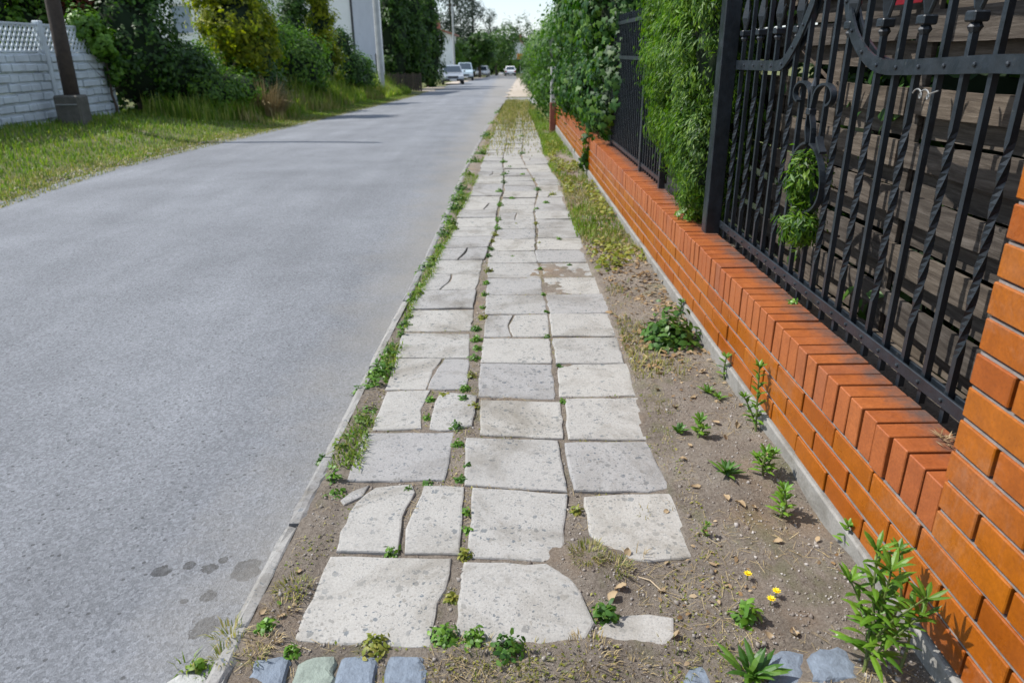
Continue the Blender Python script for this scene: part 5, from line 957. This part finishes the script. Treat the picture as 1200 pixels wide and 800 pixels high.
# ------------------------------------------------------------------ cars
def car(name, label, loc, rz, paint, L=4.2, W=1.72, H=1.45, van=False, dark_low=False):
    r = empty(name, (0, 0, 0)); tag(r, label, 'car'); hl, hw = L/2, W/2
    if van: low = [(-hl, .35), (-hl, .95), (-hl+.08, 1.1), (hl-.55, 1.1), (hl-.1, .92), (hl, .7), (hl, .35)]; cab = [(-hl+.06, 1.1), (-hl+.16, H-.04), (-hl+.3, H), (hl-1.5, H), (hl-.62, 1.1)]
    else: low = [(-hl, .32), (-hl-.0, .72), (-hl+.05, .86), (-hl+.6, .93), (hl-1.15, .92), (hl-.25, .80), (hl-.03, .68), (hl, .50), (hl-.02, .32)]; cab = [(-hl+.38, .92), (-hl+.95, H-.04), (-hl+1.2, H), (hl-2.0, H), (hl-1.75, H-.05), (hl-1.08, .915)]
    def shell(prof, w0, w1, z0, z1, nm, mat, par):
        mb = MB(); V = []
        for s in (-1, 1):
            for (x, z) in prof: t = np.clip((z-z0)/(z1-z0), 0, 1); e = .96 if abs(x) > hl-.12 else 1; V.append((s*(w0+(w1-w0)*t)*e, x, z))
        n = len(prof); mb.add(V, [tuple(range(n)), tuple(range(2*n-1, n-1, -1))]+[(k, n+k, n+(k+1) % n, (k+1) % n) for k in range(n)]); o = mb.build(nm, M[mat], par, origin=(0, 0, 0))
        bv = o.modifiers.new('bevel', 'BEVEL'); bv.width = .045; bv.segments = 2; bv.limit_method = 'ANGLE'; return o
    body = shell(low, hw, hw*.97, .3, .95, 'body', paint, r); cabn = shell(cab, hw*.95, hw*.76, .92, H, 'cabin', paint, r)
    # glass: windscreen, rear window, side windows set just proud of the cabin
    def wq(t): return hw*(.95+(.76-.95)*t)
    def pane(nm, a, b, inset=.09, proud=.012):
        (xa, za), (xb, zb) = a, b; ta, tb = (za-.92)/(H-.92), (zb-.92)/(H-.92); dx, dz = xb-xa, zb-za; nrm = np.array([0, dz, -dx]); nrm = nrm/np.linalg.norm(nrm); nrm = nrm if (nrm[1] > 0) == (xa > 0) else -nrm; mb = MB(); V = []
        for off in (-.01, proud):
            for s, (x, z), t in ((-1, a, ta), (1, a, ta), (1, b, tb), (-1, b, tb)): V.append(np.array([s*(wq(t)-inset), x, z])+nrm*off)
        mb.add(V, [(0, 1, 2, 3), (7, 6, 5, 4), (0, 4, 5, 1), (1, 5, 6, 2), (2, 6, 7, 3), (3, 7, 4, 0)]); mb.build(nm, M['carglass'], r, origin=(0, 0, 0))
    lerp = lambda a, b, t: (a[0]+(b[0]-a[0])*t, a[1]+(b[1]-a[1])*t)
    fb, ft = cab[-1], cab[-2] if not van else cab[-2]; pane('windscreen', lerp(fb, ft, .08), lerp(fb, ft, .94)); rb, rt = cab[0], cab[1]; pane('rear_window', lerp(rb, rt, .12), lerp(rb, rt, .92))
    for s in (-1, 1):
        x0, x1 = cab[0][0]+.42, cab[-1][0]-.45; zb_, zt_ = .97, H-.12
        for xa, xb, ta_, tb_ in ((x0, (x0+x1)/2-.03, .22, 0), ((x0+x1)/2+.03, x1, 0, -.35)):
            mb = MB(); V = []
            for off in (-.02, .012):
                for (x, z) in ((xa, zb_), (xb, zb_), (xb+tb_, zt_), (xa+ta_, zt_)): V.append((s*(wq((z-.92)/(H-.92))+off), x, z))
            mb.add(V, [(0, 1, 2, 3), (7, 6, 5, 4), (0, 4, 5, 1), (1, 5, 6, 2), (2, 6, 7, 3), (3, 7, 4, 0)]); mb.build('side_window', M['carglass'], r, origin=(0, 0, 0))
        for y in (-hl+.78, hl-.80):
            c = np.array([s*(hw-.09), y, .31]); mb = MB(); mb.tube([c-np.array([s*.09, 0, 0]), c+np.array([s*.095, 0, 0])], .31, 18); wh = mb.build('wheel', M['rubber'], r, origin=c); mb = MB(); mb.tube([c+np.array([s*.08, 0, 0]), c+np.array([s*.105, 0, 0])], [.20, .17], 14); mb.build('rim', M['chrome'], wh, origin=c)
        MB().box(s*(hw-.24)-.19, s*(hw-.24)+.19, hl-.10, hl+.012, .56, .70, .02).build('headlight', M['chrome'], r, origin=(0, 0, 0)); MB().box(s*(hw-.18)-.13, s*(hw-.18)+.13, -hl-.012, -hl+.08, .62, .84, .02).build('tail_light', M['red_lens'], r, origin=(0, 0, 0))
        MB().box(s*(hw+.09)-.09, s*(hw+.09)+.09, cab[-1][0]-.35, cab[-1][0]-.22, .95, 1.09, .03).build('mirror', M[paint], r, origin=(0, 0, 0))
    MB().box(-.42, .42, hl-.06, hl+.014, .52, .68, .01).build('grille', M['black'], r, origin=(0, 0, 0)); MB().box(-hw+.06, hw-.06, hl-.1, hl+.05, .30, .46, .03).build('front_bumper', M['black'], r, origin=(0, 0, 0)); MB().box(-hw+.06, hw-.06, -hl-.05, -hl+.1, .30, .50, .03).build('rear_bumper', M['black'], r, origin=(0, 0, 0))
    MB().box(-.26, .26, -hl-.06, -hl-.051, .36, .47).build('number_plate', M['frame'], r, origin=(0, 0, 0)); MB().box(-.26, .26, hl+.051, hl+.06, .34, .44).build('number_plate', M['frame'], r, origin=(0, 0, 0))
    if dark_low: MB().box(-hw-.01, hw+.01, -hl+.3, hl-.3, .28, .55, .02).build('sill_trim', M['black'], r, origin=(0, 0, 0))
    r.location = loc; r.rotation_euler = (0, 0, rz); return r
def gy(y, dz=0): return float(B(y))+dz
car('parked_car', 'silver car parked nose to the street on the sandy verge', (-4.15, 62.5, gy(62.5)-.02), pi+.10, 'car_silver', 4.3, 1.75, 1.46)
car('parked_car', 'pale blue van parked behind the silver car', (-4.15, 84, gy(84)-.02), pi+.06, 'car_blue', 4.4, 1.75, 1.8, True)
car('parked_car', 'dark lower body car with white top under the roadside trees', (-3.1, 117, gy(117)), pi-.1, 'car_white', 4.2, 1.8, 1.6, False, True)
car('driving_car', 'white car seen from behind on the far roadway', (1.2, 130, gy(130)), .02, 'car_white', 4.3, 1.8, 1.55)
# ------------------------------------------------------------------ far houses, pole, sign
def gable(name, label, x, y, w_, d_, h, rh, wallm, roofm, zoff=0, wins=((.3, .5), (.7, .5))):
    z = gy(y)+zoff; r = empty(name, (x, y, z)); tag(r, label, 'house'); MB().box(x-w_/2, x+w_/2, y, y+d_, z-.5, z+h).build('wall', M[wallm], r)
    mb = MB(); mb.prism([(x-w_/2-.0, z+h+.002), (x+w_/2+.0, z+h+.002), (x, z+h+rh)], y+.02, y+d_-.02); mb.build('gable', M[wallm], r)
    mb = MB()
    for s in (-1, 1):
        a = np.array([x+s*(w_/2+.4), z+h-.4*rh/(w_/2)+.06]); b = np.array([x, z+h+rh+.06]); mb.add([(a[0], y-.4, a[1]), (b[0], y-.4, b[1]), (b[0], y+d_+.4, b[1]), (a[0], y+d_+.4, a[1]), (a[0], y-.4, a[1]+.15), (b[0], y-.4, b[1]+.15), (b[0], y+d_+.4, b[1]+.15), (a[0], y+d_+.4, a[1]+.15)], [(0, 1, 2, 3), (7, 6, 5, 4), (0, 4, 5, 1), (1, 5, 6, 2), (2, 6, 7, 3), (3, 7, 4, 0)])
    rfo = mb.build('roof', M[roofm], r); MB().box(x+.5, x+1.1, y+d_/2, y+d_/2+.6, z+h+rh*.4, z+h+rh+.8).build('chimney', M['roof_red'], rfo)
    for (u, v) in wins:
        xx = x-w_/2+w_*u; zz = z+h*v; wn = MB().box(xx-.5, xx+.5, y-.03, y-.003, zz-.6, zz+.6).build('window', M['glass'], r); MB().box(xx-.56, xx+.56, y-.05, y-.031, zz+.6, zz+.67).build('frame', M['frame'], wn); MB().box(xx-.6, xx+.6, y-.1, y-.003, zz-.68, zz-.61).build('sill', M['frame'], wn)
    return r
gable('white_house', 'white gabled house half hidden by dark thujas beyond the silver car', -8.3, 86, 5.2, 9, 4.7, .8, 'plaster', 'roof_red', 0, ((.12, .55),))
gable('white_house', 'white house with brown roof at the bend behind the rounded hedge', 3.0, 168, 7, 9, 3.6, 3.0, 'plaster', 'roof_red', .5, ((.3, .5), (.7, .5)))
gable('white_house', 'small white house beside the orange sign at the bend', 10.5, 172, 7, 9, 3.4, 2.6, 'plaster', 'roof_red', .5, ((.3, .5), (.7, .5)))
x_, y_ = -5.05, 80; z_ = gy(y_); tp = empty('utility_pole', (x_, y_, z_)); tag(tp, 'thin pale pole standing beside the gabled white house', 'pole'); mb = MB(); mb.tube([(x_, y_, z_-.3), (x_, y_, z_+7.5)], [.12, .08], 8); mb.build('pole', M['pole_conc'], tp)
MB().box(x_-.6, x_+.6, y_-.04, y_+.04, z_+7.1, z_+7.2).build('crossarm', M['pole_wood'], tp)
x_, y_ = 2.45, 108; z_ = gy(y_); sg = empty('road_sign', (x_, y_, z_)); tag(sg, 'orange rectangular sign on a post at the hedge side far down', 'sign'); mb = MB(); mb.tube([(x_, y_, z_-.2), (x_, y_, z_+3.2)], .04, 8); mb.build('post', M['wire'], sg); MB().box(x_-.45, x_+.45, y_-.07, y_-.041, z_+2.4, z_+3.1, .01).build('panel', M['orange'], sg)
# rusty post at the end of the wall
q = on_x(650, 140, WX+.02); x_, y_ = WX-.06, END_Y+.12; z_ = gy(y_); ps = empty('gate_post', (x_, y_, z_)); tag(ps, 'pale painted post with rusty red foot at the end of the brick wall', 'post'); MB().box(x_-.055, x_+.055, y_-.05, y_+.05, z_-.2, z_+.58, .006).build('rusty_foot', M['rust'], ps); MB().box(x_-.045, x_+.045, y_-.04, y_+.04, z_+.581, z_+1.2, .006).build('shaft', M['pale_pipe'], ps)
# ------------------------------------------------------------------ far trees
def pine(x, y, h, seed, label, bare=.35):
    z = gy(y); t = empty('pine_tree', (x, y, z)); tag(t, label, 'tree'); trunk(t, (x, y, z), h*.96, .2, limbs=9, spread=h*.2, seed=seed, start=.45); r = random.Random(seed); bl = []
    for k in range(13):
        f = bare+(1-bare)*k/12; R = h*.17*(1.15-f)+.35; a = r.uniform(0, 6.28); bl.append((x+math.cos(a)*R*.7, y+math.sin(a)*R*.7, z+h*f, R, R, h*.045))
    foliage('crown', bl, 5200, .38, 'pine', 'needle', t, seed=seed, sig=.32, shell=.2, ncl=230)
pine(-6.9, 104, 17, 71, 'tallest pine with layered dark branches behind the gabled house'); pine(-9.6, 96, 16, 72, 'tall pine half hidden behind the dark thujas', .3); pine(-4.4, 116, 12.5, 73, 'shorter pine with drooping tips next to the tallest pine', .25); pine(-12.5, 108, 17, 74, 'pine standing behind the gabled white house roof', .3); pine(-2.3, 150, 11, 75, 'small dark spruce rising behind the round green tree', .1); pine(11.5, 150, 9, 76, 'dark spruce tip beside the far hedge', .1)
def dec(x, y, h, R, seed, mat, label, n=4500, size=.36):
    z = gy(y); r = random.Random(seed); bl = [(r.uniform(-.6, .6)*R, r.uniform(-.6, .6)*R, h*(.42+.45*r.random()), R*r.uniform(.4, .65), R*r.uniform(.4, .65), h*r.uniform(.14, .24)) for _ in range(8)]; tree('tree', (x, y, z), bl, n, size, mat, label, 'tree', h=h*.75, r=.2, seed=seed, sig=R*.13, spread=R*.7, limbs=7)
dec(-1.2, 138, 8.2, 4.2, 81, 'decid', 'round green deciduous tree over the far roadside', 7000); dec(-5.4, 128, 6.5, 3.4, 82, 'decid', 'green tree beneath the shorter pine'); dec(-7.0, 100, 5.2, 2.2, 83, 'decid', 'low bushy tree beside the thin pale pole'); dec(3.6, 190, 13.5, 4.2, 84, 'hills', 'thin airy tree rising pale above the far roofs', 1500, .4); dec(8.2, 142, 6.0, 3.2, 85, 'shrub_mid', 'dark tree at the far end of the right hedge'); dec(-14, 120, 12, 5, 86, 'shrub_dark', 'dense dark tree behind the pines'); dec(-6.2, 92, 4.0, 1.5, 87, 'shrub_mid', 'rounded green bush behind the pale blue van', 2500, .25); dec(-3.4, 112, 5.6, 2.0, 88, 'shrub_dark', 'dark tree shading the white topped car')
dec(-18, 60, 9, 4, 89, 'shrub_dark', 'dark garden tree beyond the white flat roofed house', 5000, .4)
def hedgeblob(x, y, rx, h, seed, mat, label, n=3500, group=None): tree('hedge', (x, y, gy(y)), [(-rx*.5, 0, h*.45, rx*.6, 1.0, h*.5), (rx*.4, 0, h*.5, rx*.65, 1.0, h*.5)], n, .22, mat, label, 'hedge', group, h=h*.6, r=.1, seed=seed, sig=.3, dense=.8)
hedgeblob(-1.0, 147, 3.6, 3.1, 91, 'shrub_mid', 'rounded clipped hedge at the bend of the street'); hedgeblob(4.6, 158, 4.0, 3.3, 92, 'shrub_dark', 'dark hedge behind the white car'); hedgeblob(6.4, 112, 2.6, 3.6, 93, 'hedge', 'hedge end beside the orange sign')
for k, (x, y) in enumerate(((3.6, 56), (4.4, 66), (5.2, 78), (6.0, 92))): hedgeblob(x, y, 1.7, 3.0, 95+k, ['hedge', 'shrub_mid'][k % 2], 'green bush in the row along the sandy right shoulder', 2600, 'bushes along the right shoulder')
# far wood that closes the view
rng = np.random.default_rng(5); bl = [(x, 235+rng.uniform(-12, 12), -3.8+rng.uniform(2.5, 5.5), rng.uniform(5, 9), 5, rng.uniform(4.5, 7.5)) for x in np.arange(-170, 190, 6.5)]
P, N, d = clumped(bl, 42000, 1700, .9, rng); V, Fs = scatter(*LEAF['rhomb'], P, N, rng.uniform(.6, 1.3, len(P)), rng); tag(obj('far_wood', V, Fs, M['hills'], origin=(0, 235, -4)), 'far belt of woodland closing the end of the street', 'wood', kind='stuff')
